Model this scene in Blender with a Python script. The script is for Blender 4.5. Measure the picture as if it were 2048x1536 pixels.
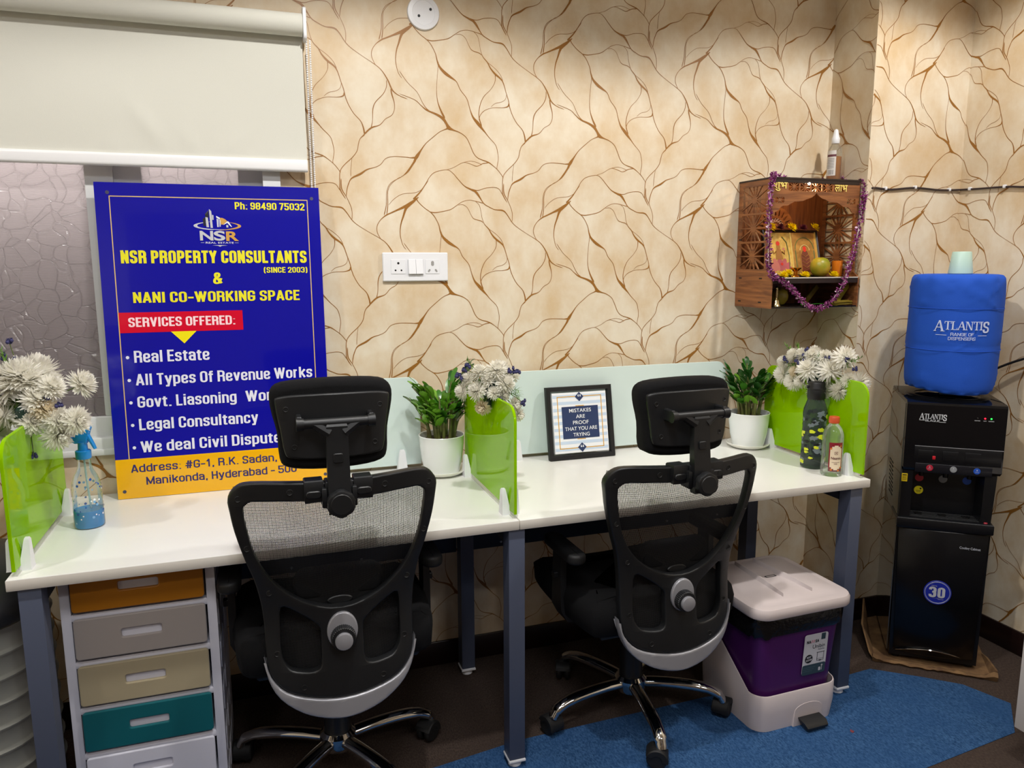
import bpy, bmesh, math, random
from mathutils import Matrix, Vector, Quaternion
for o in list(bpy.data.objects): bpy.data.objects.remove(o, do_unlink=True)
S = bpy.context.scene
COL = S.collection
PI = math.pi

# ---------------------------------------------------------------- camera
cam = bpy.data.cameras.new('camera'); co = bpy.data.objects.new('camera', cam); COL.objects.link(co)
cam.sensor_width = 36; cam.lens = 36 * 1511.01 / 2048; cam.clip_start = .05
_y, _p, _r = math.radians(18.682), math.radians(9.08706), math.radians(-.2001)
_f = Vector((math.sin(_y) * math.cos(_p), math.cos(_y) * math.cos(_p), -math.sin(_p)))
_rt = Vector((math.cos(_y), -math.sin(_y), 0)); _up = _rt.cross(_f)
_r2 = _rt * math.cos(_r) + _up * math.sin(_r); _u2 = _up * math.cos(_r) - _rt * math.sin(_r)
M = Matrix.Identity(4)
for i in range(3): M[i][0], M[i][1], M[i][2] = _r2[i], _u2[i], -_f[i]
M.translation = (0.0203, -2.45505, 1.40854)
co.matrix_world = M
S.camera = co

# ---------------------------------------------------------------- look, world, room lights and added fill
S.view_settings.view_transform = 'Standard'; S.view_settings.look = 'None'
S.view_settings.gamma = 1; S.view_settings.use_curve_mapping = False
S.view_settings.exposure = 0.22
W = bpy.data.worlds.new('world'); S.world = W; W.use_nodes = True
W.node_tree.nodes['Background'].inputs[0].default_value = (.05, .055, .07, 1)
W.node_tree.nodes['Background'].inputs[1].default_value = .3
CEIL = 2.72
def spot(loc, power, ang, blend=.25, col=(1, .93, .82), size=.04, aim=(0, 0, -1)):
    l = bpy.data.lights.new('downlight_beam', 'SPOT'); l.energy = power; l.color = col
    l.spot_size = math.radians(ang); l.spot_blend = blend; l.shadow_soft_size = size
    o = bpy.data.objects.new('downlight_beam', l); COL.objects.link(o); o.location = loc
    o.rotation_mode = 'QUATERNION'; o.rotation_quaternion = Vector(aim).to_track_quat('-Z', 'Y')
    return o
def panel(loc, power, size, col=(.97, .98, 1)):
    l = bpy.data.lights.new('ceiling_fill_light', 'AREA'); l.energy = power; l.color = col
    l.shape = 'SQUARE'; l.size = size
    o = bpy.data.objects.new('ceiling_fill_light', l); COL.objects.link(o); o.location = loc
    return o
for x, y, p in ((-1.16, -1.15, 36), (.42, -1.15, 66), (2.0, -1.12, 56)): spot((x, y, CEIL - .03), p, 140, .25, (1, .975, .935))
for x, y in ((-1.0, -3.4), (.9, -3.4)): spot((x, y, CEIL - .03), 26, 150, .6, (1, .98, .95), .06)
for x, y, p in ((.1, -2.3, 19), (1.6, -3.6, 8)): panel((x, y, CEIL - .02), p, .6)  # unseen area lights added under the ceiling as general fill

# unseen lamp added behind the window to brighten the upper panes
_l = bpy.data.lights.new('pane_backlight', 'AREA'); _l.shape = 'RECTANGLE'; _l.size = 1.5; _l.size_y = .12; _l.energy = 13; _l.color = (1, .93, .90)
_o = bpy.data.objects.new('pane_backlight', _l); COL.objects.link(_o); _o.location = (-.66, .30, 1.80); _o.rotation_euler = (math.radians(-74), 0, 0)

# ---------------------------------------------------------------- materials
def lin(c):
    if isinstance(c, str): c = [int(c[i:i + 2], 16) / 255 for i in (0, 2, 4)]
    return tuple(v / 12.92 if v <= .04045 else ((v + .055) / 1.055) ** 2.4 for v in c)
def N(nt, t, **kw):
    n = nt.nodes.new(t)
    for k, v in kw.items():
        if k in n.inputs: n.inputs[k].default_value = v
        else: setattr(n, k, v)
    return n
def mapping(nt, scale=(1, 1, 1)):
    tc = N(nt, 'ShaderNodeTexCoord'); mp = N(nt, 'ShaderNodeMapping'); mp.inputs['Scale'].default_value = scale
    nt.links.new(tc.outputs['Object'], mp.inputs[0]); return mp.outputs[0]
def ramp(nt, fac, c0, c1, p0=.3, p1=.7):
    r = N(nt, 'ShaderNodeValToRGB'); r.color_ramp.elements[0].position = p0; r.color_ramp.elements[1].position = p1
    r.color_ramp.elements[0].color = (*c0, 1); r.color_ramp.elements[1].color = (*c1, 1)
    nt.links.new(fac, r.inputs[0]); return r.outputs[0]
def P(name, col, rough=.5, metal=0, spec=.5, var=None, bump=None, emit=None, coat=0, sheen=0, stretch=(1, 1, 1), trans=0):
    m = bpy.data.materials.new(name); m.use_nodes = True; nt = m.node_tree; b = nt.nodes['Principled BSDF']
    c = lin(col); b.inputs['Base Color'].default_value = (*c, 1); b.inputs['Roughness'].default_value = rough
    b.inputs['Metallic'].default_value = metal; b.inputs['Specular IOR Level'].default_value = spec
    b.inputs['Coat Weight'].default_value = coat; b.inputs['Sheen Weight'].default_value = sheen
    b.inputs['Transmission Weight'].default_value = trans
    if emit: b.inputs['Emission Color'].default_value = (*c, 1); b.inputs['Emission Strength'].default_value = emit
    if var:                                   # (scale, second colour)
        n = N(nt, 'ShaderNodeTexNoise', Scale=var[0], Detail=5.0); nt.links.new(mapping(nt, stretch), n.inputs['Vector'])
        nt.links.new(ramp(nt, n.outputs['Fac'], c, lin(var[1])), b.inputs['Base Color'])
    if bump:                                  # (scale, distance)
        n2 = N(nt, 'ShaderNodeTexNoise', Scale=bump[0], Detail=3.0); nt.links.new(mapping(nt, stretch), n2.inputs['Vector'])
        bp = N(nt, 'ShaderNodeBump', Distance=bump[1], Strength=.6); nt.links.new(n2.outputs['Fac'], bp.inputs['Height'])
        nt.links.new(bp.outputs[0], b.inputs['Normal'])
    return m
def G(name, tint, body=None, share=.1, rough=.03, gloss=1.0):
    """clear or tinted clear plastic / glass: tinted see-through + a share of body colour + fresnel gloss"""
    m = bpy.data.materials.new(name); m.use_nodes = True; nt = m.node_tree; nt.nodes.remove(nt.nodes['Principled BSDF'])
    out = nt.nodes['Material Output']
    t = N(nt, 'ShaderNodeBsdfTransparent'); t.inputs[0].default_value = (*lin(tint), 1)
    d = N(nt, 'ShaderNodeBsdfDiffuse'); d.inputs[0].default_value = (*lin(body or tint), 1)
    g = N(nt, 'ShaderNodeBsdfGlossy'); g.inputs['Roughness'].default_value = rough; g.inputs[0].default_value = (1, 1, 1, 1)
    m1 = N(nt, 'ShaderNodeMixShader'); m1.inputs[0].default_value = share
    nt.links.new(t.outputs[0], m1.inputs[1]); nt.links.new(d.outputs[0], m1.inputs[2])
    fr = N(nt, 'ShaderNodeFresnel', IOR=1.38); mu = N(nt, 'ShaderNodeMath', operation='MULTIPLY'); mu.inputs[1].default_value = gloss
    nt.links.new(fr.outputs[0], mu.inputs[0])
    m2 = N(nt, 'ShaderNodeMixShader'); nt.links.new(mu.outputs[0], m2.inputs[0])
    nt.links.new(m1.outputs[0], m2.inputs[1]); nt.links.new(g.outputs[0], m2.inputs[2])
    nt.links.new(m2.outputs[0], out.inputs[0]); return m
def petalmat(name, col, tr=.4):
    m = bpy.data.materials.new(name); m.use_nodes = True; nt = m.node_tree; nt.nodes.remove(nt.nodes['Principled BSDF'])
    d = N(nt, 'ShaderNodeBsdfDiffuse'); d.inputs[0].default_value = (*lin(col), 1); t = N(nt, 'ShaderNodeBsdfTranslucent'); t.inputs[0].default_value = (*lin(col), 1)
    x = N(nt, 'ShaderNodeMixShader'); x.inputs[0].default_value = tr; nt.links.new(d.outputs[0], x.inputs[1]); nt.links.new(t.outputs[0], x.inputs[2]); nt.links.new(x.outputs[0], nt.nodes['Material Output'].inputs[0]); return m
def wood(name, c0, c1, sc=(2, 2, 26), rough=.45):
    m = P(name, c0, rough); nt = m.node_tree; b = nt.nodes['Principled BSDF']
    n = N(nt, 'ShaderNodeTexNoise', Scale=3.0, Detail=6.0, Distortion=.6); nt.links.new(mapping(nt, sc), n.inputs['Vector'])
    nt.links.new(ramp(nt, n.outputs['Fac'], lin(c0), lin(c1), .35, .68), b.inputs['Base Color']); return m
def paper():
    m = P('wallpaper', 'e6d2b2', .5, spec=.25); nt = m.node_tree; b = nt.nodes['Principled BSDF']
    n1 = N(nt, 'ShaderNodeTexNoise', Scale=6.5, Detail=5.0, Roughness=.55, Distortion=.3); nt.links.new(mapping(nt, (1, 1, .7)), n1.inputs['Vector'])
    n2 = N(nt, 'ShaderNodeTexNoise', Scale=9.0, Detail=6.0, Roughness=.65); nt.links.new(mapping(nt, (1.1, 1.1, .9)), n2.inputs['Vector'])
    a = ramp(nt, n1.outputs['Fac'], lin('cfb48d'), lin('e4dac6'), .38, .64)
    c = ramp(nt, n2.outputs['Fac'], lin('d1b894'), lin('e8e1d2'), .34, .7)
    mx = N(nt, 'ShaderNodeMix', data_type='RGBA'); mx.inputs[0].default_value = .42
    nt.links.new(a, mx.inputs[6]); nt.links.new(c, mx.inputs[7]); nt.links.new(mx.outputs[2], b.inputs['Base Color'])
    n3 = N(nt, 'ShaderNodeTexNoise', Scale=500.0); nt.links.new(mapping(nt), n3.inputs['Vector'])
    bp = N(nt, 'ShaderNodeBump', Distance=.0004, Strength=.3); nt.links.new(n3.outputs['Fac'], bp.inputs['Height']); nt.links.new(bp.outputs[0], b.inputs['Normal'])
    return m
def carpet(name, c0, c1, c2):
    m = P(name, c0, .95, spec=.1); nt = m.node_tree; b = nt.nodes['Principled BSDF']
    n1 = N(nt, 'ShaderNodeTexNoise', Scale=260.0, Detail=3.0); nt.links.new(mapping(nt, (1, .45, 1)), n1.inputs['Vector'])
    n2 = N(nt, 'ShaderNodeTexNoise', Scale=9.0, Detail=4.0); nt.links.new(mapping(nt), n2.inputs['Vector'])
    a = ramp(nt, n1.outputs['Fac'], lin(c0), lin(c1), .35, .72)
    mx = N(nt, 'ShaderNodeMix', data_type='RGBA'); nt.links.new(n2.outputs['Fac'], mx.inputs[0]); nt.links.new(a, mx.inputs[6]); mx.inputs[7].default_value = (*lin(c2), 1)
    nt.links.new(mx.outputs[2], b.inputs['Base Color'])
    bp = N(nt, 'ShaderNodeBump', Distance=.004, Strength=.8); nt.links.new(n1.outputs['Fac'], bp.inputs['Height']); nt.links.new(bp.outputs[0], b.inputs['Normal'])
    return m
def meshcloth():
    """woven chair mesh: staggered round holes 3.4 mm apart"""
    m = bpy.data.materials.new('chair_mesh'); m.use_nodes = True; nt = m.node_tree; b = nt.nodes['Principled BSDF']
    b.inputs['Base Color'].default_value = (.006, .006, .007, 1); b.inputs['Roughness'].default_value = .6
    tc = N(nt, 'ShaderNodeTexCoord'); sp = N(nt, 'ShaderNodeSeparateXYZ'); nt.links.new(tc.outputs['Object'], sp.inputs[0])
    def mt(op, a, bb=None):
        n = N(nt, 'ShaderNodeMath', operation=op)
        for i, v in enumerate((a, bb)):
            if v is None: continue
            if isinstance(v, (int, float)): n.inputs[i].default_value = v
            else: nt.links.new(v, n.inputs[i])
        return n.outputs[0]
    k = 2 * PI / .0046
    sx = mt('SINE', mt('MULTIPLY', mt('ADD', sp.outputs[0], sp.outputs[2]), k * .8)); sz = mt('SINE', mt('MULTIPLY', mt('SUBTRACT', sp.outputs[0], sp.outputs[2]), k * .8))
    hole = mt('GREATER_THAN', mt('MULTIPLY', sx, sz), .15)
    tr = N(nt, 'ShaderNodeBsdfTransparent'); mx = N(nt, 'ShaderNodeMixShader')
    nt.links.new(hole, mx.inputs[0]); nt.links.new(b.outputs[0], mx.inputs[1]); nt.links.new(tr.outputs[0], mx.inputs[2])
    nt.links.new(mx.outputs[0], nt.nodes['Material Output'].inputs[0]); return m
def pebble():
    """patterned obscure glass: irregular raised pebbles"""
    m = P('pebble_glass', '857c7e', .2, spec=1.0); nt = m.node_tree; b = nt.nodes['Principled BSDF']
    mp = mapping(nt, (1, 1, 1)); nz = N(nt, 'ShaderNodeTexNoise', Scale=16.0, Detail=0.0); nt.links.new(mp, nz.inputs['Vector'])
    ad = N(nt, 'ShaderNodeMix', data_type='VECTOR'); ad.inputs[0].default_value = .055
    nt.links.new(mp, ad.inputs[4]); nt.links.new(nz.outputs['Color'], ad.inputs[5])
    vo = N(nt, 'ShaderNodeTexVoronoi', feature='DISTANCE_TO_EDGE', Scale=22.0, Randomness=.75); nt.links.new(ad.outputs[1], vo.inputs['Vector'])
    rp = ramp(nt, vo.outputs['Distance'], (0, 0, 0), (1, 1, 1), .0, .055)
    w = N(nt, 'ShaderNodeTexWave', Scale=90.0, bands_direction='Z'); nt.links.new(mp, w.inputs['Vector'])
    b1 = N(nt, 'ShaderNodeBump', Distance=.0022, Strength=.9); nt.links.new(rp, b1.inputs['Height'])
    b2 = N(nt, 'ShaderNodeBump', Distance=.0012, Strength=.35); nt.links.new(w.outputs['Fac'], b2.inputs['Height']); nt.links.new(b1.outputs[0], b2.inputs['Normal'])
    nt.links.new(b2.outputs[0], b.inputs['Normal'])
    tl = N(nt, 'ShaderNodeBsdfTranslucent'); tl.inputs[0].default_value = (.74, .70, .70, 1); nt.links.new(b2.outputs[0], tl.inputs['Normal'])
    mx = N(nt, 'ShaderNodeMixShader'); mx.inputs[0].default_value = .5; nt.links.new(b.outputs[0], mx.inputs[1]); nt.links.new(tl.outputs[0], mx.inputs[2])
    nt.links.new(mx.outputs[0], nt.nodes['Material Output'].inputs[0]); return m

m_paper = paper(); m_gold = P('gold_vein', '855722', .4, spec=.4, var=(900, 'a3702e'))
m_floor = carpet('brown_carpet', '382e29', '5c4f47', '443934'); m_rug = carpet('blue_carpet', '1d3a60', '5077a4', '2b4e7c')
m_ceil = P('ceiling_paint', 'e9e6e0', .8); m_base = P('dark_skirting', '1d0f0d', .35)
m_white = P('white_plastic', 'e9eaee', .35); m_upvc = P('white_upvc', 'd6d8d8', .35); m_pebble = pebble()
m_blind = P('blind_fabric', 'd3d2c8', .8, bump=(900, .0004)); m_blindbar = P('blind_bar', 'ececee', .35)
m_desk = P('white_laminate', 'efeeea', .28, spec=.5); m_edge = P('white_edge_band', 'd9d4cb', .4)
m_steel = P('slate_steel', '4d5468', .42, spec=.4); m_navy = P('dark_steel', '1c2230', .5)
m_black = P('black_plastic', '17181a', .42, spec=.45, bump=(1500, .0002)); m_fabric = P('black_fabric', '0f0f11', .9, spec=.2, bump=(900, .0015))
m_silver = P('silver_plastic', '9c9ca2', .32, metal=.3); m_chrome = P('chrome', 'cfcfcf', .07, metal=1); m_mesh = meshcloth()
m_rubber = P('black_rubber', '101011', .6)
m_text_y = P('yellow_print', 'e8e01e', .45); m_text_w = P('white_print', 'e4e4f4', .45); m_text_n = P('navy_print', '2a2466', .45)
m_dark = P('dark_print', '0c0c0e', .5)

# ---------------------------------------------------------------- geometry helpers
def T(x=0, y=0, z=0): return Matrix.Translation((x, y, z))
def R(a, ax='Z'): return Matrix.Rotation(math.radians(a), 4, ax)
def frame(o, x, y):
    """matrix whose X,Y axes run along x,y (unit vectors) at o"""
    x = Vector(x).normalized(); y = Vector(y).normalized(); z = x.cross(y)
    m = Matrix.Identity(4)
    for i in range(3): m[i][0], m[i][1], m[i][2], m[i][3] = x[i], y[i], z[i], o[i]
    return m
XZ = Matrix(((1, 0, 0, 0), (0, 0, 1, 0), (0, 1, 0, 0), (0, 0, 0, 1)))     # (u,v,w) -> (x=u, y=w, z=v)
YZ = Matrix(((0, 0, 1, 0), (1, 0, 0, 0), (0, 1, 0, 0), (0, 0, 0, 1)))     # (u,v,w) -> (x=w, y=u, z=v)
def smooth_line(p, k=5, closed=False):
    n = len(p); out = []
    for i in range(n if closed else n - 1):
        a, b, c, d = (p[(i - 1) % n], p[i], p[(i + 1) % n], p[(i + 2) % n]) if closed else (p[max(i - 1, 0)], p[i], p[i + 1], p[min(i + 2, n - 1)])
        for s in range(k):
            t = s / k
            out.append(tuple(.5 * (2 * b[j] + (c[j] - a[j]) * t + (2 * a[j] - 5 * b[j] + 4 * c[j] - d[j]) * t * t + (3 * b[j] - a[j] - 3 * c[j] + d[j]) * t ** 3) for j in range(len(b))))
    if not closed: out.append(tuple(p[-1]))
    return out
def rrect(w, h, r, n=6, cx=0, cy=0):
    r = min(r, w / 2 - 1e-5, h / 2 - 1e-5); o = []
    for sx, sy, a0 in ((1, 1, 0), (-1, 1, 90), (-1, -1, 180), (1, -1, 270)):
        for i in range(n + 1):
            a = math.radians(a0 + 90 * i / n); o.append((cx + sx * (w / 2 - r) + r * math.cos(a), cy + sy * (h / 2 - r) + r * math.sin(a)))
    return o
def ell(rx, ry, n=28, cx=0, cy=0): return [(cx + rx * math.cos(2 * PI * i / n), cy + ry * math.sin(2 * PI * i / n)) for i in range(n)]
def inset(o, d):
    n = len(o); r = []
    ar = sum(o[i][0] * o[(i + 1) % n][1] - o[(i + 1) % n][0] * o[i][1] for i in range(n)); s = 1 if ar > 0 else -1
    for i in range(n):
        a, b, c = o[i - 1], o[i], o[(i + 1) % n]
        e1 = Vector((b[0] - a[0], b[1] - a[1])); e2 = Vector((c[0] - b[0], c[1] - b[1]))
        if e1.length < 1e-9: e1 = e2
        if e2.length < 1e-9: e2 = e1
        nn = Vector((-e1.y, e1.x)).normalized() + Vector((-e2.y, e2.x)).normalized()
        nn = nn.normalized() if nn.length > 1e-6 else Vector((0, 0))
        r.append((b[0] + s * d * nn.x, b[1] + s * d * nn.y))
    return r
_txt = {}
class MB:
    def __init__(s): s.v = []; s.f = []; s.m = []
    def add(s, vs, fs, mi=0, M=None):
        b = len(s.v)
        for p in vs:
            p = Vector(p)
            if M is not None: p = M @ p
            s.v.append((p.x, p.y, p.z))
        for f in fs: s.f.append([b + i for i in f]); s.m.append(mi)
        return s
    def box(s, x0, y0, z0, x1, y1, z1, mi=0, M=None, bev=0):
        if bev:
            return s.slab([(x0, y0), (x1, y0), (x1, y1), (x0, y1)], z0, z1, bev, mi, M)
        v = [(x, y, z) for z in (z0, z1) for y in (y0, y1) for x in (x0, x1)]
        return s.add(v, [(0, 2, 3, 1), (4, 5, 7, 6), (0, 1, 5, 4), (2, 6, 7, 3), (0, 4, 6, 2), (1, 3, 7, 5)], mi, M)
    def slab(s, o, z0, z1, bev=0, mi=0, M=None, steps=1):
        """prism over outline o with rounded rims"""
        n = len(o); ar = sum(o[i][0] * o[(i + 1) % n][1] - o[(i + 1) % n][0] * o[i][1] for i in range(n))
        if ar < 0: o = o[::-1]
        rings = []
        if bev:
            for k in range(steps + 1):
                a = PI / 2 * k / steps; rings.append((inset(o, bev * (1 - math.sin(a))), z0 + bev * (1 - math.cos(a))))
            for k in range(steps + 1):
                a = PI / 2 * k / steps; rings.append((inset(o, bev * (1 - math.cos(a))), z1 - bev * (1 - math.sin(a))))
        else: rings = [(o, z0), (o, z1)]
        v = [(p[0], p[1], z) for r, z in rings for p in r]; f = []
        for k in range(len(rings) - 1):
            for i in range(n): j = (i + 1) % n; f.append((k * n + i, k * n + j, (k + 1) * n + j, (k + 1) * n + i))
        f.append(tuple(range(n))[::-1]); f.append(tuple(range((len(rings) - 1) * n, len(rings) * n)))
        return s.add(v, f, mi, M)
    def loft(s, rings, mi=0, M=None, caps=True, closed=True):
        n = len(rings[0]); v = [p for r in rings for p in r]; f = []
        for k in range(len(rings) - 1):
            for i in range(n if closed else n - 1): j = (i + 1) % n; f.append((k * n + i, k * n + j, (k + 1) * n + j, (k + 1) * n + i))
        if caps: f.append(tuple(range(n))[::-1]); f.append(tuple(range((len(rings) - 1) * n, len(rings) * n)))
        return s.add(v, f, mi, M)
    def tube(s, path, r, n=8, mi=0, M=None, closed=False, flat=1.0):
        path = [Vector(p) for p in path]; L = len(path); rings = []; up = None
        for i, p in enumerate(path):
            t = (path[(i + 1) % L] - path[i - 1]) if closed else (path[min(i + 1, L - 1)] - path[max(i - 1, 0)])
            t = t.normalized() if t.length > 1e-9 else Vector((0, 0, 1))
            if up is None:
                up = Vector((0, 0, 1)) if abs(t.z) < .9 else Vector((0, 1, 0))
            x = t.cross(up)
            if x.length < 1e-6: x = t.orthogonal()
            x.normalize(); up = x.cross(t).normalized()
            rr = r[i] if isinstance(r, (list, tuple)) else r
            rings.append([p + (x * math.cos(2 * PI * k / n) + up * math.sin(2 * PI * k / n) * flat) * rr for k in range(n)])
        if closed: rings.append(rings[0])
        return s.loft(rings, mi, M, caps=not closed)
    def cyl(s, a, b, r0, r1=None, n=20, mi=0, M=None): return s.tube([a, b], [r0, r0 if r1 is None else r1], n, mi, M)
    def lathe(s, pr, n=28, mi=0, M=None, sx=1, sy=1, cap=True):
        return s.loft([[(r * sx * math.cos(2 * PI * i / n), r * sy * math.sin(2 * PI * i / n), z) for i in range(n)] for r, z in pr], mi, M, caps=cap)
    def ball(s, c, r, n=14, mi=0, M=None):
        r = (r, r, r) if isinstance(r, (int, float)) else r; k = n // 2
        MM = Matrix.Translation(c) @ Matrix.Diagonal((*r, 1))
        return s.lathe([(max(math.sin(PI * i / k), 1e-3), -math.cos(PI * i / k)) for i in range(k + 1)], n, mi, (M @ MM) if M is not None else MM)
    def sheet(s, rows, mi=0, M=None, thick=0):
        n = len(rows[0]); v = [p for r in rows for p in r]; f = []
        for k in range(len(rows) - 1):
            for i in range(n - 1): f.append((k * n + i, k * n + i + 1, (k + 1) * n + i + 1, (k + 1) * n + i))
        return s.add(v, f, mi, M)
    def flat(s, poly, z=0, mi=0, M=None): return s.add([(p[0], p[1], z) for p in poly], [tuple(range(len(poly)))], mi, M)
    def plate(s, outs, d, bev=0, mi=0, M=None, cut=0, warp=None):
        """plate of thickness d (0..d) with the later outlines as holes"""
        cu = bpy.data.curves.new('p', 'CURVE'); cu.dimensions = '2D'; cu.fill_mode = 'BOTH'
        for o in outs:
            sp = cu.splines.new('POLY'); sp.points.add(len(o) - 1); sp.use_cyclic_u = True
            for q, p in zip(sp.points, o): q.co = (p[0], p[1], 0, 1)
        cu.extrude = d / 2 - bev; cu.bevel_depth = bev; cu.bevel_resolution = 1; cu.offset = -bev
        ob = bpy.data.objects.new('p', cu); COL.objects.link(ob)
        me = bpy.data.meshes.new_from_object(ob.evaluated_get(bpy.context.evaluated_depsgraph_get()))
        bpy.data.objects.remove(ob); bpy.data.curves.remove(cu)
        bm = bmesh.new(); bm.from_mesh(me); bmesh.ops.remove_doubles(bm, verts=bm.verts, dist=1e-6)
        if cut:
            for ax in (0, 1):
                lo = min(v.co[ax] for v in bm.verts); hi = max(v.co[ax] for v in bm.verts); k = int((hi - lo) / cut)
                for i in range(1, k + 1):
                    no = Vector((1, 0, 0)) if ax == 0 else Vector((0, 1, 0))
                    bmesh.ops.bisect_plane(bm, geom=bm.verts[:] + bm.edges[:] + bm.faces[:], plane_co=no * (lo + (hi - lo) * i / (k + 1)), plane_no=no)
        bm.verts.index_update(); vs = [(v.co.x, v.co.y, v.co.z + d / 2) for v in bm.verts]
        if warp: vs = [warp(*p) for p in vs]
        s.add(vs, [[v.index for v in f.verts] for f in bm.faces], mi, M); bm.free(); bpy.data.meshes.remove(me)
        return s
    def text(s, t, h, M, w=None, mi=0, bold=0, ax='L', space=1.0, d=.0006, slant=0, fmap=None, caph=True):
        """letters of cap height h lying in the XY plane of M, baseline at y=0"""
        key = (t, bold, space)
        if key not in _txt:
            cu = bpy.data.curves.new('t', 'FONT'); cu.body = t; cu.size = 1; cu.offset = bold; cu.space_character = space; cu.resolution_u = 5
            ob = bpy.data.objects.new('t', cu); COL.objects.link(ob)
            me = bpy.data.meshes.new_from_object(ob.evaluated_get(bpy.context.evaluated_depsgraph_get()))
            _txt[key] = ([tuple(v.co) for v in me.vertices], [tuple(p.vertices) for p in me.polygons])
            bpy.data.objects.remove(ob); bpy.data.curves.remove(cu); bpy.data.meshes.remove(me)
        vs, fs = _txt[key]
        if not vs: return s
        x0 = min(v[0] for v in vs); x1 = max(v[0] for v in vs); y0 = min(v[1] for v in vs); y1 = max(v[1] for v in vs)
        ky = h / .73 if caph else h / (y1 - y0); kx = (w / (x1 - x0)) if w else ky
        off = {'L': 0, 'C': -(x1 - x0) * kx / 2, 'R': -(x1 - x0) * kx}[ax]
        P_ = [((v[0] - x0) * kx + off + slant * v[1] * ky, (v[1] if caph else v[1] - y0) * ky, d) for v in vs]
        if fmap: P_ = [fmap(*p) for p in P_]
        return s.add(P_, fs, mi, M)
    def obj(s, name, mats, parent=None, smooth=True, ang=38):
        me = bpy.data.meshes.new(name); me.from_pydata(s.v, [], s.f)
        for m in (mats if isinstance(mats, (list, tuple)) else [mats]): me.materials.append(m)
        me.polygons.foreach_set('material_index', s.m)
        bm = bmesh.new(); bm.from_mesh(me); bmesh.ops.recalc_face_normals(bm, faces=bm.faces); bm.to_mesh(me); bm.free()
        if smooth:
            me.polygons.foreach_set('use_smooth', [True] * len(me.polygons)); me.set_sharp_from_angle(angle=math.radians(ang))
        me.update(); o = bpy.data.objects.new(name, me); COL.objects.link(o)
        if parent: o.parent = parent
        return o
def thing(name, label, cat, loc=(0, 0, 0), rz=0, group=None):
    o = bpy.data.objects.new(name, None); COL.objects.link(o); o.location = loc; o.rotation_euler = (0, 0, math.radians(rz)); o.empty_display_size = .05
    o['label'] = label; o['category'] = cat
    if group: o['group'] = group
    return o
def tag(o, label, cat, group=None, loc=None, rz=0):
    o['label'] = label; o['category'] = cat
    if group: o['group'] = group
    if loc: o.location = loc; o.rotation_euler = (0, 0, math.radians(rz))
    return o
def struct(o): o['kind'] = 'structure'; return o
def copy_tree(o, parent=None):
    c = o.copy(); COL.objects.link(c)
    if parent: c.parent = parent
    for ch in [k for k in bpy.data.objects if k.parent == o]: copy_tree(ch, c)
    return c

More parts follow.
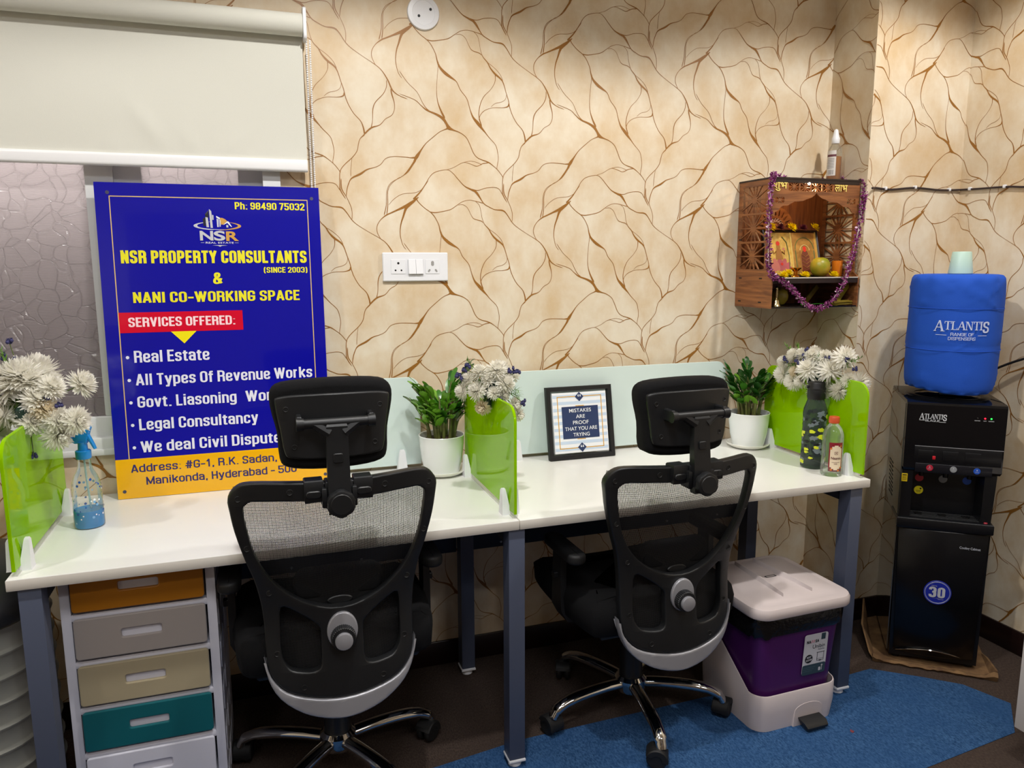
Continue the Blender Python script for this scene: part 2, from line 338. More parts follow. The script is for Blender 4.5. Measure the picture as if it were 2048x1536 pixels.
# condensed grotesque lettering drawn as strokes: glyph -> (width, paths); S sharp, R rounded, C closed rounded
GL = {'N': (.52, 'S 0,0 0,1|S 0,1 1,0|S 1,0 1,1'), 'S': (.5, 'R 1,.72 1,1 0,1 0,.54 1,.46 1,0 0,0 0,.28'), 'R': (.52, 'S 0,0 0,1|R 0,1 1,1 1,.5 0,.5|R .5,.5 1,.48 1,0'), 'P': (.5, 'S 0,0 0,1|R 0,1 1,1 1,.44 0,.44'),
 'O': (.52, 'C 0,0 0,1 1,1 1,0'), 'E': (.44, 'S 1,1 0,1 0,0 1,0|S 0,.52 .9,.52'), 'T': (.46, 'S 0,1 1,1|S .5,1 .5,0'), 'Y': (.52, 'S 0,1 .5,.42|S 1,1 .5,.42|S .5,.45 .5,0'), 'C': (.5, 'R 1,.64 1,1 0,1 0,0 1,0 1,.36'),
 'U': (.52, 'R 0,1 0,0 1,0 1,1'), 'L': (.42, 'S 0,1 0,0 1,0'), 'A': (.56, 'S 0,0 .46,1|S 1,0 .54,1|S .2,.24 .8,.24'), 'I': (.21, 'S .5,0 .5,1'), 'W': (.8, 'S 0,1 .26,0|S .26,0 .5,1|S .5,1 .74,0|S .74,0 1,1'), 'K': (.53, 'S 0,0 0,1|S 1,1 .1,.42|S .4,.6 1,0'),
 'G': (.52, 'R 1,.68 1,1 0,1 0,0 1,0 1,.46|S 1,.46 .55,.46'), 'F': (.43, 'S 0,0 0,1 1,1|S 0,.5 .85,.5'), 'V': (.54, 'S 0,1 .48,0|S 1,1 .52,0'), 'D': (.52, 'S 0,0 0,1|R 0,1 1,1 1,0 0,0'), 'M': (.68, 'S 0,0 0,1|S 0,1 .5,.1|S .5,.1 1,1|S 1,1 1,0'), 'H': (.52, 'S 0,0 0,1|S 1,0 1,1|S 0,.5 1,.5'), 'B': (.52, 'S 0,0 0,1|R 0,1 1,1 1,.52 0,.52|R 0,.52 1,.52 1,0 0,0'),
 'Q': (.52, 'C 0,0 0,1 1,1 1,0|S .6,.25 1,-.05'), '&': (.62, 'R 1,0 .12,.72 .2,1 .68,1 .7,.7 0,.42 0,0 .62,0 .95,.5'), '(': (.3, 'R .9,1.1 .1,.8 .1,.05 .9,-.2'), ')': (.3, 'R .1,1.1 .9,.8 .9,.05 .1,-.2'), ':': (.22, 'S .5,0 .5,.06|S .5,.6 .5,.66'), '.': (.22, 'S .5,0 .5,.06'), ',': (.22, 'S .5,.04 .35,-.14'), '-': (.36, 'S 0,.4 1,.4'), '#': (.6, 'S .25,0 .4,1|S .65,0 .8,1|S 0,.33 .9,.33|S .1,.67 1,.67'),
 '0': (.5, 'C 0,0 0,1 1,1 1,0'), '1': (.4, 'S .1,.78 .6,1|S .65,1 .65,0'), '2': (.5, 'R 0,.7 0,1 1,1 1,.6 0,.05|S 0,0 1,0'), '3': (.5, 'R 0,.76 0,1 1,1 1,.53 .4,.53|R .4,.53 1,.53 1,0 0,0 0,.24'), '4': (.52, 'S .74,0 .74,1|S .7,1 0,.28|S 0,.26 1,.26'), '5': (.5, 'S 1,1 0,1 0,.5|R 0,.56 1,.6 1,0 0,0 0,.25'), '6': (.5, 'R 1,.76 1,1 0,1 0,.2|C 0,0 0,.56 1,.56 1,0'), '7': (.48, 'S 0,1 1,1|S 1,1 .3,0'), '8': (.5, 'C 0,0 0,.52 1,.52 1,0|C 0,.52 0,1 1,1 1,.52'), '9': (.5, 'C 0,.44 0,1 1,1 1,.44|R 1,.7 1,0 0,0 0,.25'),
 'a': (.47, 'R 0,.54 0,.74 1,.74 1,0|C 1,.42 0,.42 0,0 1,0'), 'e': (.47, 'R .02,.36 1,.36 1,.74 0,.74 0,0 1,0 1,.2'), 'l': (.2, 'S .5,0 .5,1'), 's': (.45, 'R 1,.53 1,.74 0,.74 0,.42 1,.35 1,0 0,0 0,.2'), 't': (.33, 'R .4,.95 .4,0 1,0|S 0,.72 1,.72'), 'y': (.49, 'S 0,.74 .5,.04|S 1,.74 .42,-.24|S .1,-.25 .42,-.25'), 'p': (.49, 'S 0,-.25 0,.74|R 0,.74 1,.74 1,0 0,0'), 'f': (.32, 'R 1,1 .4,1 .4,0|S 0,.72 1,.72'), 'v': (.47, 'S 0,.74 .46,0|S 1,.74 .54,0'),
 'n': (.48, 'S 0,0 0,.74|R 0,.74 1,.74 1,0'), 'u': (.48, 'R 0,.74 0,0 1,0|S 1,0 1,.74'), 'o': (.48, 'C 0,0 0,.74 1,.74 1,0'), 'r': (.35, 'S 0,0 0,.74|R 0,.5 .2,.72 1,.74'), 'k': (.48, 'S 0,0 0,1|S 1,.74 .1,.3|S .4,.42 1,0'), 'i': (.2, 'S .5,0 .5,.74|S .5,.93 .5,1'), 'g': (.48, 'C 0,.06 0,.74 1,.74 1,.06|R 1,.74 1,-.25 0,-.25 0,-.14'), 'c': (.46, 'R 1,.5 1,.74 0,.74 0,0 1,0 1,.24'), 'd': (.49, 'S 1,0 1,1|R 1,.74 0,.74 0,0 1,0'), 'h': (.48, 'S 0,0 0,1|R 0,.74 1,.74 1,0'), 'b': (.49, 'S 0,0 0,1|R 0,.74 1,.74 1,0 0,0'), 'w': (.7, 'S 0,.74 .26,0|S .26,0 .5,.74|S .5,.74 .74,0|S .74,0 1,.74'), 'j': (.2, 'S .5,-.2 .5,.74'), 'm': (.74, 'S 0,0 0,.74|R 0,.74 .5,.74 .5,0|R .5,.74 1,.74 1,0')}
def gtext(mb, s, h, M, w=None, mi=0, st=.17, gap=.075, cw=1.0, ax='L', fmap=None, d=.0006):
    """heavy condensed lettering; h cap height, st stroke / height"""
    X = 0; quads = []
    for ch in s:
        if ch == ' ': X += .24 * cw; continue
        gw, paths = GL[ch]; gw *= cw; th = st * .88
        for pa in paths.split('|'):
            kind, pts = pa[0], [tuple(float(v) for v in q.split(',')) for q in pa[2:].split()]
            q = [(st / 2 + x * (gw - st), th / 2 + y * (1 - th)) for x, y in pts]; closed = kind == 'C'; sharp = kind == 'S'
            if not sharp:
                n = len(q); o = [] if closed else [q[0]]; rad = .36 * gw
                for i in range(n if closed else n - 2):
                    a, b, c = (Vector(q[i - 1]), Vector(q[i]), Vector(q[(i + 1) % n])) if closed else (Vector(q[i]), Vector(q[i + 1]), Vector(q[i + 2]))
                    r = min(rad, (a - b).length / 2, (c - b).length / 2); p0 = b + (a - b).normalized() * r; p1 = b + (c - b).normalized() * r
                    for k in range(6): u = k / 5; o.append(tuple(p0 * (1 - u) ** 2 + b * 2 * u * (1 - u) + p1 * u * u))
                if not closed: o.append(q[-1])
                q = o
            n = len(q); P2 = [Vector(p) for p in q]
            if not closed and not sharp or (sharp and n >= 2):
                for e, nb in ((0, 1), (n - 1, n - 2)):
                    dv = (P2[e] - P2[nb]); dv = dv.normalized() if dv.length else dv; raw = pts[0 if e == 0 else -1]
                    if abs(dv.x) < .1 and raw[1] in (0, 1, .74, -.25): P2[e] = P2[e] + dv * th / 2
                    elif abs(dv.y) < .1 and raw[0] in (0, 1): P2[e] = P2[e] + dv * st / 2
                    elif sharp and .1 <= abs(dv.x): P2[e] = P2[e] + dv * th * .45
            if sharp:
                for i in range(n - 1):
                    a, b = P2[i], P2[i + 1]; dv = (b - a).normalized(); nn = Vector((-dv.y, dv.x)); tw = (st if abs(dv.y) > .5 else th) / 2
                    if 0 < i: a = a - dv * tw
                    quads.append([(X + p.x, p.y) for p in (a + nn * tw, a - nn * tw, b - nn * tw, b + nn * tw)])
            else:
                rim = []
                for i in range(n):
                    a, b = (P2[i - 1], P2[(i + 1) % n]) if closed else (P2[max(i - 1, 0)], P2[min(i + 1, n - 1)]); dv = (b - a)
                    dv = dv.normalized() if dv.length else Vector((1, 0)); nn = Vector((-dv.y, dv.x)); tw = (st * abs(dv.y) + th * abs(dv.x)) / 2 / max(abs(dv.x) + abs(dv.y), 1e-3) * 1.0
                    tw = (st * dv.y * dv.y + th * dv.x * dv.x) / 2
                    rim.append((P2[i] + nn * tw, P2[i] - nn * tw))
                for i in range(n if closed else n - 1):
                    a, b = rim[i], rim[(i + 1) % n]; quads.append([(X + p.x, p.y) for p in (a[0], a[1], b[1], b[0])])
        X += gw + gap
    X -= gap; kx = (w / X) if w else h; off = {'L': 0, 'C': -X * kx / 2, 'R': -X * kx}[ax]
    for i, q in enumerate(quads):
        p = [(x * kx + off, y * h, d + (i % 23) * 3e-6) for x, y in q]
        mb.add([fmap(*v) for v in p] if fmap else p, [(0, 1, 2, 3)], mi, M)
    return mb

# ================================================================ THE ROOM
BX0, RX, PY, PX = -1.95, 2.575, -.21, 2.134          # left wall, right wall, pillar face, pillar side
WIN = (-1.75, .86, .112, 2.12)                        # window opening x0 z0 x1 z1
FRONT = -4.6
WP=['538,4,31 533,-1,39 513,-16,101 495,-26,86 469,-38,51 447,-48,39 434,-54,39 416,-68,20 404,-86,20 402,-104,20 408,-120,16 414,-130,16',
'533,1,39 524,-8,70 506,-22,101 496,-34,78 487,-59,51 479,-83,35 476,-114,23 483,-146,16 494,-162,14',
'1,0,39 7,-11,23 26,-29,20 48,-44,23 61,-59,23 73,-82,23 78,-103,39 86,-121,66 104,-138,94 120,-148,70 140,-161,23 152,-185,20 173,-210,20 183,-242,23 193,-266,55 209,-284,101 222,-299,70 235,-313,31 247,-327,20 268,-348,16 275,-368,16 278,-393,16 273,-422,16 276,-429,16',
'44,-42,31 62,-44,27 86,-40,20 114,-33,20 134,-20,16 155,-7,14 178,-2,12 204,-6,16 225,-11,23',
'139,-19,12 155,-17,12 171,-27,12 183,-50,12 193,-62,20 216,-68,23 224,-74,16',
'198,-5,12 210,-16,12 216,-34,12 220,-57,12 228,-78,20 243,-94,31 253,-111,39 268,-127,59 287,-141,47 297,-155,27 306,-183,20 314,-207,23 318,-227,23 327,-251,20 342,-276,20 362,-297,23 370,-317,39 373,-336,47',
'243,-94,12 266,-109,12 285,-127,12 295,-147,16',
'269,-129,27 268,-153,16 253,-177,12 231,-199,16 219,-222,20 213,-250,23 215,-272,31 222,-293,39',
'308,-187,12 304,-203,12 291,-213,12 269,-219,12 254,-231,12',
'316,-216,47 312,-226,39 295,-231,16 269,-232,12 252,-235,12 231,-244,16 218,-258,16 213,-274,16',
'373,-337,39 359,-350,20 353,-366,20 348,-387,20 333,-407,20 307,-431,20 294,-451,20 292,-484,23 293,-507,31 308,-533,16',
'370,-338,39 394,-316,47 421,-306,20 439,-287,16 459,-275,16 468,-257,16 468,-236,23 461,-211,39 459,-195,39',
'394,-316,31 399,-293,16 401,-260,27 410,-238,23 434,-213,20 445,-191,20 446,-171,23',
'332,-409,12 328,-436,12 326,-465,16',
'326,55,12 315,27,12 310,0,16',
'296,54,23 297,23,31 310,0,16 321,-24,16 326,-43,16 325,-71,16',
'-9,-529,47 1,-520,47 16,-504,35 32,-481,20 47,-457,16 66,-442,16 103,-434,12 122,-443,16 140,-462,20 161,-483,27 186,-495,55 199,-503,35 220,-529,23',
'188,31,47 205,22,35 225,-10,27 246,-23,23 266,-31,23 292,-33,43 306,-44,27 325,-71,20 343,-87,16 377,-108,10 412,-128,16 432,-144,23 450,-171,39 463,-199,39 483,-214,20 510,-223,16',
'182,-493,47 207,-496,20 233,-488,16 263,-485,16 280,-490,16 291,-507,16',
'103,-434,10 128,-425,10 158,-409,12 183,-413,12 204,-419,16 225,-410,20 244,-407,23',
'158,-409,10 183,-404,10 204,-407,10 221,-414,12',
'442,-23,12 458,-5,12 486,12,12 526,17,12 548,27,12 564,46,12 571,56,12',
'481,64,12 469,57,12 449,39,12 440,18,16 439,-21,23 435,-51,31',
'534,-402,16 528,-412,62 512,-433,35 489,-458,16 451,-480,12 437,-507,16 434,-549,20 426,-581,31',
'-43,-141,16 -19,-173,12 11,-200,12 26,-228,16 39,-247,23 52,-258,47',
'-45,-209,12 3,-224,16 22,-239,20 41,-253,39 72,-264,62 93,-276,86 105,-292,78 112,-303,117 126,-309,47 150,-317,23 170,-331,20 182,-353,20 194,-379,20 210,-394,20 243,-405,31 263,-418,16 280,-433,16 296,-454,16',
'82,-105,16 76,-160,12 74,-196,16 77,-225,23 86,-250,47 99,-275,70',
'114,-302,86 102,-308,31 82,-317,16 58,-336,20 35,-356,20 18,-379,47 6,-396,101 0,-406,70 -10,-425,39 -26,-447,20 -51,-464,12',
'533,-400,62 516,-401,23 503,-400,20 464,-399,16 437,-406,16 420,-425,16 403,-434,16 377,-442,31 356,-456,59 330,-469,39 320,-483,20 313,-502,16 310,-524,16']
WPL = [smooth_line([tuple(float(v) for v in q.split(',')) for q in l.split()], 4) for l in WP]
def veins(mb, M, u0, u1, v0, v1, pu, pv, hole=None, mi=1):
    """the wallpaper's printed gold veins: one 53 cm repeat traced and laid over the wall"""
    for i in range(int((u0 - pu) / .53) - 2, int((u1 - pu) / .53) + 2):
        for j in range(int((v0 - pv) / .526) - 2, int((v1 - pv) / .526) + 3):
            for li, l in enumerate(WPL):
                pts = [(pu + .53 * i + p[0] / 1000, pv + .526 * j + p[1] / 1000, p[2] * 1e-4 * .5) for p in l]
                L = len(pts); rows = []
                for k in range(L):
                    a, b = pts[max(k - 1, 0)], pts[min(k + 1, L - 1)]; dx, dy = b[0] - a[0], b[1] - a[1]; q = math.hypot(dx, dy) or 1
                    w = pts[k][2] * (.35 if k in (0, L - 1) else 1)
                    rows.append(((pts[k][0] - dy / q * w, pts[k][1] + dx / q * w), (pts[k][0] + dy / q * w, pts[k][1] - dx / q * w)))
                for k in range(L - 1):
                    c = pts[k]
                    if not (u0 < c[0] < u1 and v0 < c[1] < v1): continue
                    if hole and hole[0] < c[0] < hole[2] and hole[1] < c[1] < hole[3]: continue
                    q = [rows[k][0], rows[k][1], rows[k + 1][1], rows[k + 1][0]]
                    mb.add([(min(max(x, u0), u1), min(max(y, v0), v1), .0006 + li * 6e-6 + (k % 2) * 2e-6) for x, y in q], [(0, 1, 2, 3)], mi, M)
    return mb
BACK = frame((0, 0, 0), (1, 0, 0), (0, 0, 1))          # its Z points to -y: into the room
mb = MB(); x0, z0, x1, z1 = WIN
for a, b, c, d in ((BX0, 0, x0, CEIL), (x0, 0, x1, z0), (x0, z1, x1, CEIL), (x1, 0, PX, CEIL)): mb.box(a, 0, b, c, .12, d)
veins(mb, BACK, BX0, PX, 0, CEIL, .5273, 2.1413, WIN)
struct(mb.obj('wall_back', [m_paper, m_gold], smooth=False))
mb = MB(); mb.box(PX, PY, 0, RX, 0, CEIL)
veins(mb, frame((0, PY, 0), (1, 0, 0), (0, 0, 1)), PX, RX, 0, CEIL, 2.254 - .381, 1.842 + .278)
veins(mb, frame((PX, 0, 0), (0, -1, 0), (0, 0, 1)), 0, -PY, 0, CEIL, -.02, 2.15)
struct(mb.obj('wall_pillar', [m_paper, m_gold], smooth=False))
mb = MB(); mb.box(RX, FRONT, 0, RX + .1, 0, CEIL)
veins(mb, frame((RX, 0, 0), (0, -1, 0), (0, 0, 1)), -PY, 2.0, 0, CEIL, .425 - .381, 1.84 + .278)
struct(mb.obj('wall_right', [m_paper, m_gold], smooth=False))
m_plain = P('cream_paint', 'd9cdb8', .8)
struct(MB().box(BX0 - .1, FRONT, 0, BX0, .12, CEIL).obj('wall_left', m_plain, smooth=False))
struct(MB().box(BX0 - .1, FRONT - .1, 0, RX + .1, FRONT, CEIL).box(BX0, FRONT, 0, -.95, FRONT + .01, 1.38, 1).box(-.95, FRONT, 0, RX, FRONT + .01, 2.3, 1).obj('wall_front', [m_plain, P('dark_reflection_panel', '6a5a4c', .4)], smooth=False))  # dark panels added on the unseen wall to shape reflections in glass and signboard
struct(MB().box(BX0 - .1, FRONT - .1, CEIL, RX + .1, .12, CEIL + .1).obj('ceiling', m_ceil, smooth=False))
struct(MB().box(BX0 - .1, FRONT - .1, -.1, RX + .1, .12, 0).obj('floor', m_floor, smooth=False))
BH = .088
struct(MB().box(BX0, -.011, 0, PX, 0, BH, bev=.003).obj('baseboard_back', m_base))
struct(MB().box(PX - .011, PY - .011, 0, RX, PY, BH, bev=.003).box(PX - .011, PY, 0, PX, -.011, BH, bev=.003).obj('baseboard_pillar', m_base))
struct(MB().box(RX - .011, FRONT, 0, RX, PY - .011, BH, bev=.003).obj('baseboard_right', m_base))
struct(MB().box(BX0, FRONT, 0, BX0 + .011, -.011, BH, bev=.003).obj('baseboard_left', m_base))

# window: sliding upvc sashes with pebbled glass
w = bpy.data.objects.new('window_1', None); COL.objects.link(w); struct(w); w.location = (0, 0, 0)
mb = MB()
for a, b, c, d in ((x0, z0, x1, z0 + .045), (x0, z1 - .045, x1, z1), (x0, z0 + .045, x0 + .05, z1 - .045), (x1 - .05, z0 + .045, x1, z1 - .045)): mb.box(a, -.014, b, c, .10, d, bev=.004)
mb.box(x0, -.022, z0 - .006, x1, -.012, z0 + .012, bev=.002)
mb.obj('window_frame', m_upvc, w)
def sash(a, c, y, b, d, pane):
    mb = MB(); rail = .072
    for q in ((a, b, c, b + rail), (a, d - rail, c, d), (a, b + rail, a + rail, d - rail), (c - rail, b + rail, c, d - rail)): mb.box(q[0], y, q[1], q[2], y + .035, q[3], bev=.005)
    s_ = mb.obj('sash', m_upvc, w)
    MB().box(a + rail - .005, y + .014, b + rail - .005, c - rail + .005, y + .02, d - rail + .005).obj('pane', m_pebble, s_, smooth=False)
sash(-1.70, -.345, .012, .892, 2.08, 1); sash(-.3445, .064, .026, .892, 2.08, 1)
struct(MB().box(x0 - 1.0, 1.2, 0, x1 + 1.0, 1.25, z1 + .6).obj('wall_yard', P('night_backing', '3a3436', .9), smooth=False))

# ---------------------------------------------------------------- roller blind
t = thing('roller_blind', 'pale grey-green roller blind drawn halfway over the window', 'blind', (0, 0, 2.09))
BL = (-1.62, .192)
MB().cyl((BL[0], -.062, 0), (BL[1], -.062, 0), .031, n=32).obj('roller_tube', m_blind, t)
rows = []
for k in range(29):
    z = .0 - .385 * k / 28; row = []
    for i in range(91):
        x = BL[0] + (BL[1] - BL[0]) * i / 90; u = 1 - k / 28; y = -.036
        for cx, cz, ang, amp, wd, ln in ((-.235, -.30, -32, .006, .016, .07), (-.13, -.335, -20, .005, .013, .045), (-.02, -.34, 42, .004, .012, .05), (-.33, -.36, -10, .003, .02, .03)):
            dx, dz = x - cx, z - cz; a = math.radians(ang); p = dx * math.cos(a) - dz * math.sin(a); q = dx * math.sin(a) + dz * math.cos(a)
            y -= amp * math.exp(-(p / wd) ** 2 - (q / ln) ** 2)
        row.append((x, y, z))
    rows.append(row)
MB().sheet(rows).obj('fabric', m_blind, t)
MB().slab(rrect(.02, .036, .009, 5, -.038, -.392), BL[0], BL[1], .002, 0, YZ).obj('bottom_bar', m_blindbar, t)
MB().slab(rrect(.062, .09, .012, 4, -.045, .005), BL[1] + .002, BL[1] + .012, .002, 0, YZ).obj('bracket', m_white, t)
MB().slab(rrect(.062, .09, .012, 4, -.045, .005), BL[0] - .012, BL[0] - .002, .002, 0, YZ).obj('bracket', m_white, t)
mb = MB()
for sx, ph in ((.203, 0), (.213, .5)):
    for k in range(118):
        mb.ball((sx, -.05 + .034 * min(1, k / 50), -.035 - .0062 * (k + ph)), .0031, 6)
mb.obj('bead_chain', m_white, t)

# ---------------------------------------------------------------- small wall fittings
t = thing('blanking_plate', 'round white blanking plate with two screw holes high on the wall', 'wall plate', (.563, 0, 2.176))
MB().lathe([(.02, .0), (.051, .0), (.0512, .004), (.049, .0075), (.036, .009), (.035, .0078), (.001, .0085)], 40, M=BACK).obj('plate', m_white, t)
for a in ((.022, .011), (-.015, -.011)): MB().cyl((a[0], -.0092, a[1]), (a[0], -.0075, a[1]), .0042, n=14).obj('screw_hole', m_dark, t)
t = thing('socket_plate', 'white wall plate with two sockets and two rocker switches', 'socket', (.5195, 0, 1.3975))
MB().slab(rrect(.214, .092, .004), 0, .011, .003, 0, BACK).obj('plate', m_white, t)
for cx in (-.057, .055):
    p = MB().slab(rrect(.047, .046, .002), .0112, .0125, .0005, 0, T(cx, 0, .001) @ BACK).obj('socket_face', m_white, t)
    if cx < 0:
        for a, b, r in ((0, .011, .0038), (-.0095, -.0115, .0029), (.0095, -.0115, .0029)): MB().slab(ell(r, r, 16, cx + a, b + .001), .0123, .0128, 0, 0, BACK).obj('pin_hole', m_dark, p)
    else:
        m_sh = P('socket_shutter', '9a9896', .5)
        MB().slab(rrect(.0095, .016, .0045, 5, cx, .011), .0123, .0128, 0, 0, BACK).obj('pin_hole', m_sh, p)
        for sgn in (-1, 1): MB().slab([(x * .8 - sgn * y * .6 + cx + sgn * .0115, sgn * x * .6 + y * .8 - .012) for x, y in rrect(.006, .011, .003)], .0123, .0128, 0, 0, BACK).obj('pin_hole', m_sh, p)
MB().slab(rrect(.052, .05, .002), .011, .0118, 0, 0, T(-.001, 0, -.001) @ BACK).obj('switch_bezel', P('bezel_grey', 'd0d0d4', .4), t)
for cx in (-.0125, .0115):
    MB().loft([[(cx - .0115, -.0118, .024), (cx + .0115, -.0118, .024), (cx + .0115, -.0118, -.023), (cx - .0115, -.0118, -.023)],
               [(cx - .0115, -.0135, .0235), (cx + .0115, -.0135, .0235), (cx + .0115, -.0195, -.0215), (cx - .0115, -.0195, -.0215)]]).obj('rocker_switch', m_white, t)
t = thing('wall_cable', 'dark cable clipped along the wall right of the wooden shrine', 'cable', (2.14, PY, 1.67))
pts = smooth_line([(0, -.02, .0), (.03, -.006, .003), (.10, -.006, -.001), (.21, -.006, .008), (.33, -.006, .003), (.42, -.008, .006), (.429, -.02, .006), (.429, -.10, .003), (.429, -.20, .0), (.429, -.34, -.01), (.429, -.9, -.02)], 5)
MB().tube(pts, .0036, 8).obj('cable', P('maroon_black_cable', '24141c', .4), t)
for p in ((.072, -.006, .0005), (.21, -.006, .008), (.375, -.006, .004), (.428, -.05, .0045), (.428, -.19, .0)):
    on_r = p[0] > .42
    mb = MB()
    if on_r: mb.box(p[0] - .006, p[1] - .004, p[2] - .004, p[0] + .006, p[1] + .004, p[2] + .008, bev=.002)
    else: mb.box(p[0] - .004, p[1] - .006, p[2] - .004, p[0] + .004, p[1] + .006, p[2] + .008, bev=.002)
    mb.obj('clip', m_white, t)
# ---------------------------------------------------------------- recessed ceiling downlights above the frame
lamp_m = P('lamp_glow', 'fff3dc', .5, emit=6.0)
for i, (x, y, where) in enumerate(((-1.16, -1.15, 'near the left wall'), (.42, -1.15, 'above the left desk'), (2.0, -1.12, 'above the right desk end'), (-1.0, -3.4, 'at the rear left'), (.9, -3.4, 'at the rear right'))):
    t = thing('downlight', 'round recessed ceiling downlight ' + where, 'ceiling light', (x, y, CEIL), group='round ceiling downlights')
    MB().lathe([(.06, 0), (.06, -.006), (.05, -.012), (.047, -.006), (.047, 0)], 28).obj('trim_ring', m_white, t)
    MB().slab(ell(.046, .046, 24), -.004, -.002).obj('lamp_disc', lamp_m, t)

# ================================================================ THE DESKS
DH, DXL, DXM, DXR, DYF, DYB = .732, -.5265, .656, 1.8285, -.6346, -.006
def leg(x, y, t, foot):
    l = MB().box(x - .0225, y - .025, .028, x + .0225, y + .025, DH - .027, bev=.002).obj('leg', m_steel, t)
    f = MB().box(x - .0245, y - .027, .019, x + .0245, y + .027, .028, bev=.002).cyl((x, y, .0025), (x, y, .019), .019, .016, 18).obj('levelling_foot', m_white, l)
def desk(x0, x1, label, legs):
    t = thing('desk', label, 'desk', (0, 0, 0), group=None)
    mb = MB(); mb.box(x0 + .0008, DYF, DH - .026, x1 - .0008, DYB, DH, bev=.0015)
    for i in range(len(mb.m)): pass
    top = mb.obj('tabletop', [m_desk, m_edge], t)
    for p in top.data.polygons:
        if abs(p.normal.z) < .5: p.material_index = 1
    for x in legs:
        leg(x, -.602, t, 1); leg(x, -.09, t, 1)
        MB().box(x - .0225, -.58, DH - .076, x + .0225, -.11, DH - .0265, bev=.002).obj('side_rail', m_navy, t)
    a, b = (x0 + .07, x1 - .03) if len(legs) == 2 else (x0 + .03, x1 - .07)
    p = MB().box(a, -.064, .435, b, -.058, DH - .027, bev=.001).obj('modesty_panel', m_navy, t)
    for k in range(5): MB().cyl((a + .1 + (b - a - .2) * k / 4, -.0675, .452), (a + .1 + (b - a - .2) * k / 4, -.064, .452), .004, n=10).obj('panel_screw', m_silver, p)
    return t
desk(DXL, DXM, 'white topped desk under the window, with the drawer tower below it', (-.4845, .6505))
desk(DXM, DXR, 'white topped desk at the right end, with the purple pedal bin below it', (1.7835,))

# dividers: frosted back screens and lime green side screens, each on small white clips
m_frost = P('frosted_screen', 'd6e6e2', .12, spec=.5, coat=.3); m_lime = G('lime_acrylic', 'b4e018', 'b0ea00', .55, .02, .75)
m_limeedge = P('lime_edge', '7fae10', .2, spec=.5)
def clip(t, M):
    MB().loft([[(-.018, -.013, 0), (.018, -.013, 0), (.018, .013, 0), (-.018, .013, 0)], [(-.0165, -.0125, .004), (.0165, -.0125, .004), (.0165, .0125, .004), (-.0165, .0125, .004)],
               [(-.009, -.011, .066), (.009, -.011, .066), (.009, .0, .066), (-.009, .0, .066)], [(-.006, -.009, .071), (.006, -.009, .071), (.006, -.001, .071), (-.006, -.001, .071)]], 0, M).obj('clip', m_white, t)
def rtop(w, h, r, n=8):                             # rectangle with rounded upper corners
    return [(-w / 2, 0), (w / 2, 0)] + [(w / 2 - r + r * math.cos(a), h - r + r * math.sin(a)) for a in [PI / 2 * i / n for i in range(n + 1)]] + [(-w / 2 + r - r * math.sin(a), h - r + r * math.cos(a)) for a in [PI / 2 * i / n for i in range(n + 1)]]
for x0, x1, lab in ((-.389, .521, 'frosted pale aqua back screen partly behind the blue signboard'), (.787, 1.700, 'frosted pale aqua back screen behind the framed quote')):
    t = thing('desk_screen', lab, 'desk divider', ((x0 + x1) / 2, -.020, DH), group='frosted back screens')
    MB().slab(rtop(x1 - x0, .295, .04), -.004, .004, .0012, 0, T(0, 0, .013) @ XZ).obj('screen_panel', m_frost, t)
    for sx in (-1, 1): clip(t, T(sx * ((x1 - x0) / 2 - .068), -.018, 0))
for x, lab in ((-.512, 'lime green acrylic divider at the left end of the left desk'), (.650, 'lime green acrylic divider between the two desks'), (1.812, 'lime green acrylic divider at the right end of the right desk')):
    t = thing('side_divider', lab, 'desk divider', (x, -.37, DH), group='lime green side dividers')
    MB().slab(rtop(.50, .292, .045), -.004, .004, .0012, 0, T(0, 0, .012) @ YZ).obj('divider_panel', [m_lime], t)
    mb = MB(); mb.box(-.006, -.245, 0, .006, .245, .0025); mb.obj('base_strip', P('clear_strip', 'c9c9c2', .3), t)
    for sy in (-1, 1):
        clip(t, T(-.012, sy * .195, 0) @ R(-90)); clip(t, T(.012, sy * .195, 0) @ R(90))

# ---------------------------------------------------------------- blue signboard leaning on the window
SB = Vector((-.388, -.0815, DH + .0005)); SW, SH = .609, .905
sup = Vector((0, .046, .8985)).normalized(); MS = frame((0, 0, 0), (1, 0, 0), sup)
t = thing('signboard', 'glossy blue and yellow property consultants signboard leaning against the window', 'sign', SB)
m_sblue = P('sign_blue', '10109c', .16, spec=.5, coat=.6); m_syel = P('sign_yellow', 'f2b400', .2, coat=.5); m_sred = P('sign_red', 'd20a2e', .2, coat=.5)
m_spk = P('sign_pinkwhite', 'fbd9e0', .35); m_sgold = P('sign_gold_line', 'e0bd74', .4)
board = MB().box(0, 0, -.005, SW, SH, 0, 0, MS, bev=.0008).obj('board_panel', m_sblue, t)
Z = .0004
MB().flat([(0.0005, .0005), (SW - .0005, .0005), (SW - .0005, .117), (.0005, .117)], Z, 0, MS).obj('address_strip', m_syel, t)
mb = MB()
for a, b, c, d in ((.036, .117, .0385, .868), (.5725, .117, .575, .868), (.036, .8655, .575, .868)): mb.flat([(a, b), (c, b), (c, d), (a, d)], Z, 0, MS)
mb.obj('border_line', m_sgold, t)
bn = MB().flat([(.0385, .483), (.371, .483), (.371, .541), (.0385, .541)], Z * 1.5, 0, MS).obj('banner', m_sred, t)
MB().flat([(.172, .4835), (.206, .448), (.241, .4835)], Z * 2, 0, MS).obj('arrow', P('sign_bright_yellow', 'f4e416', .3), t)
E = lambda u, v: MS @ T(u, v, Z)
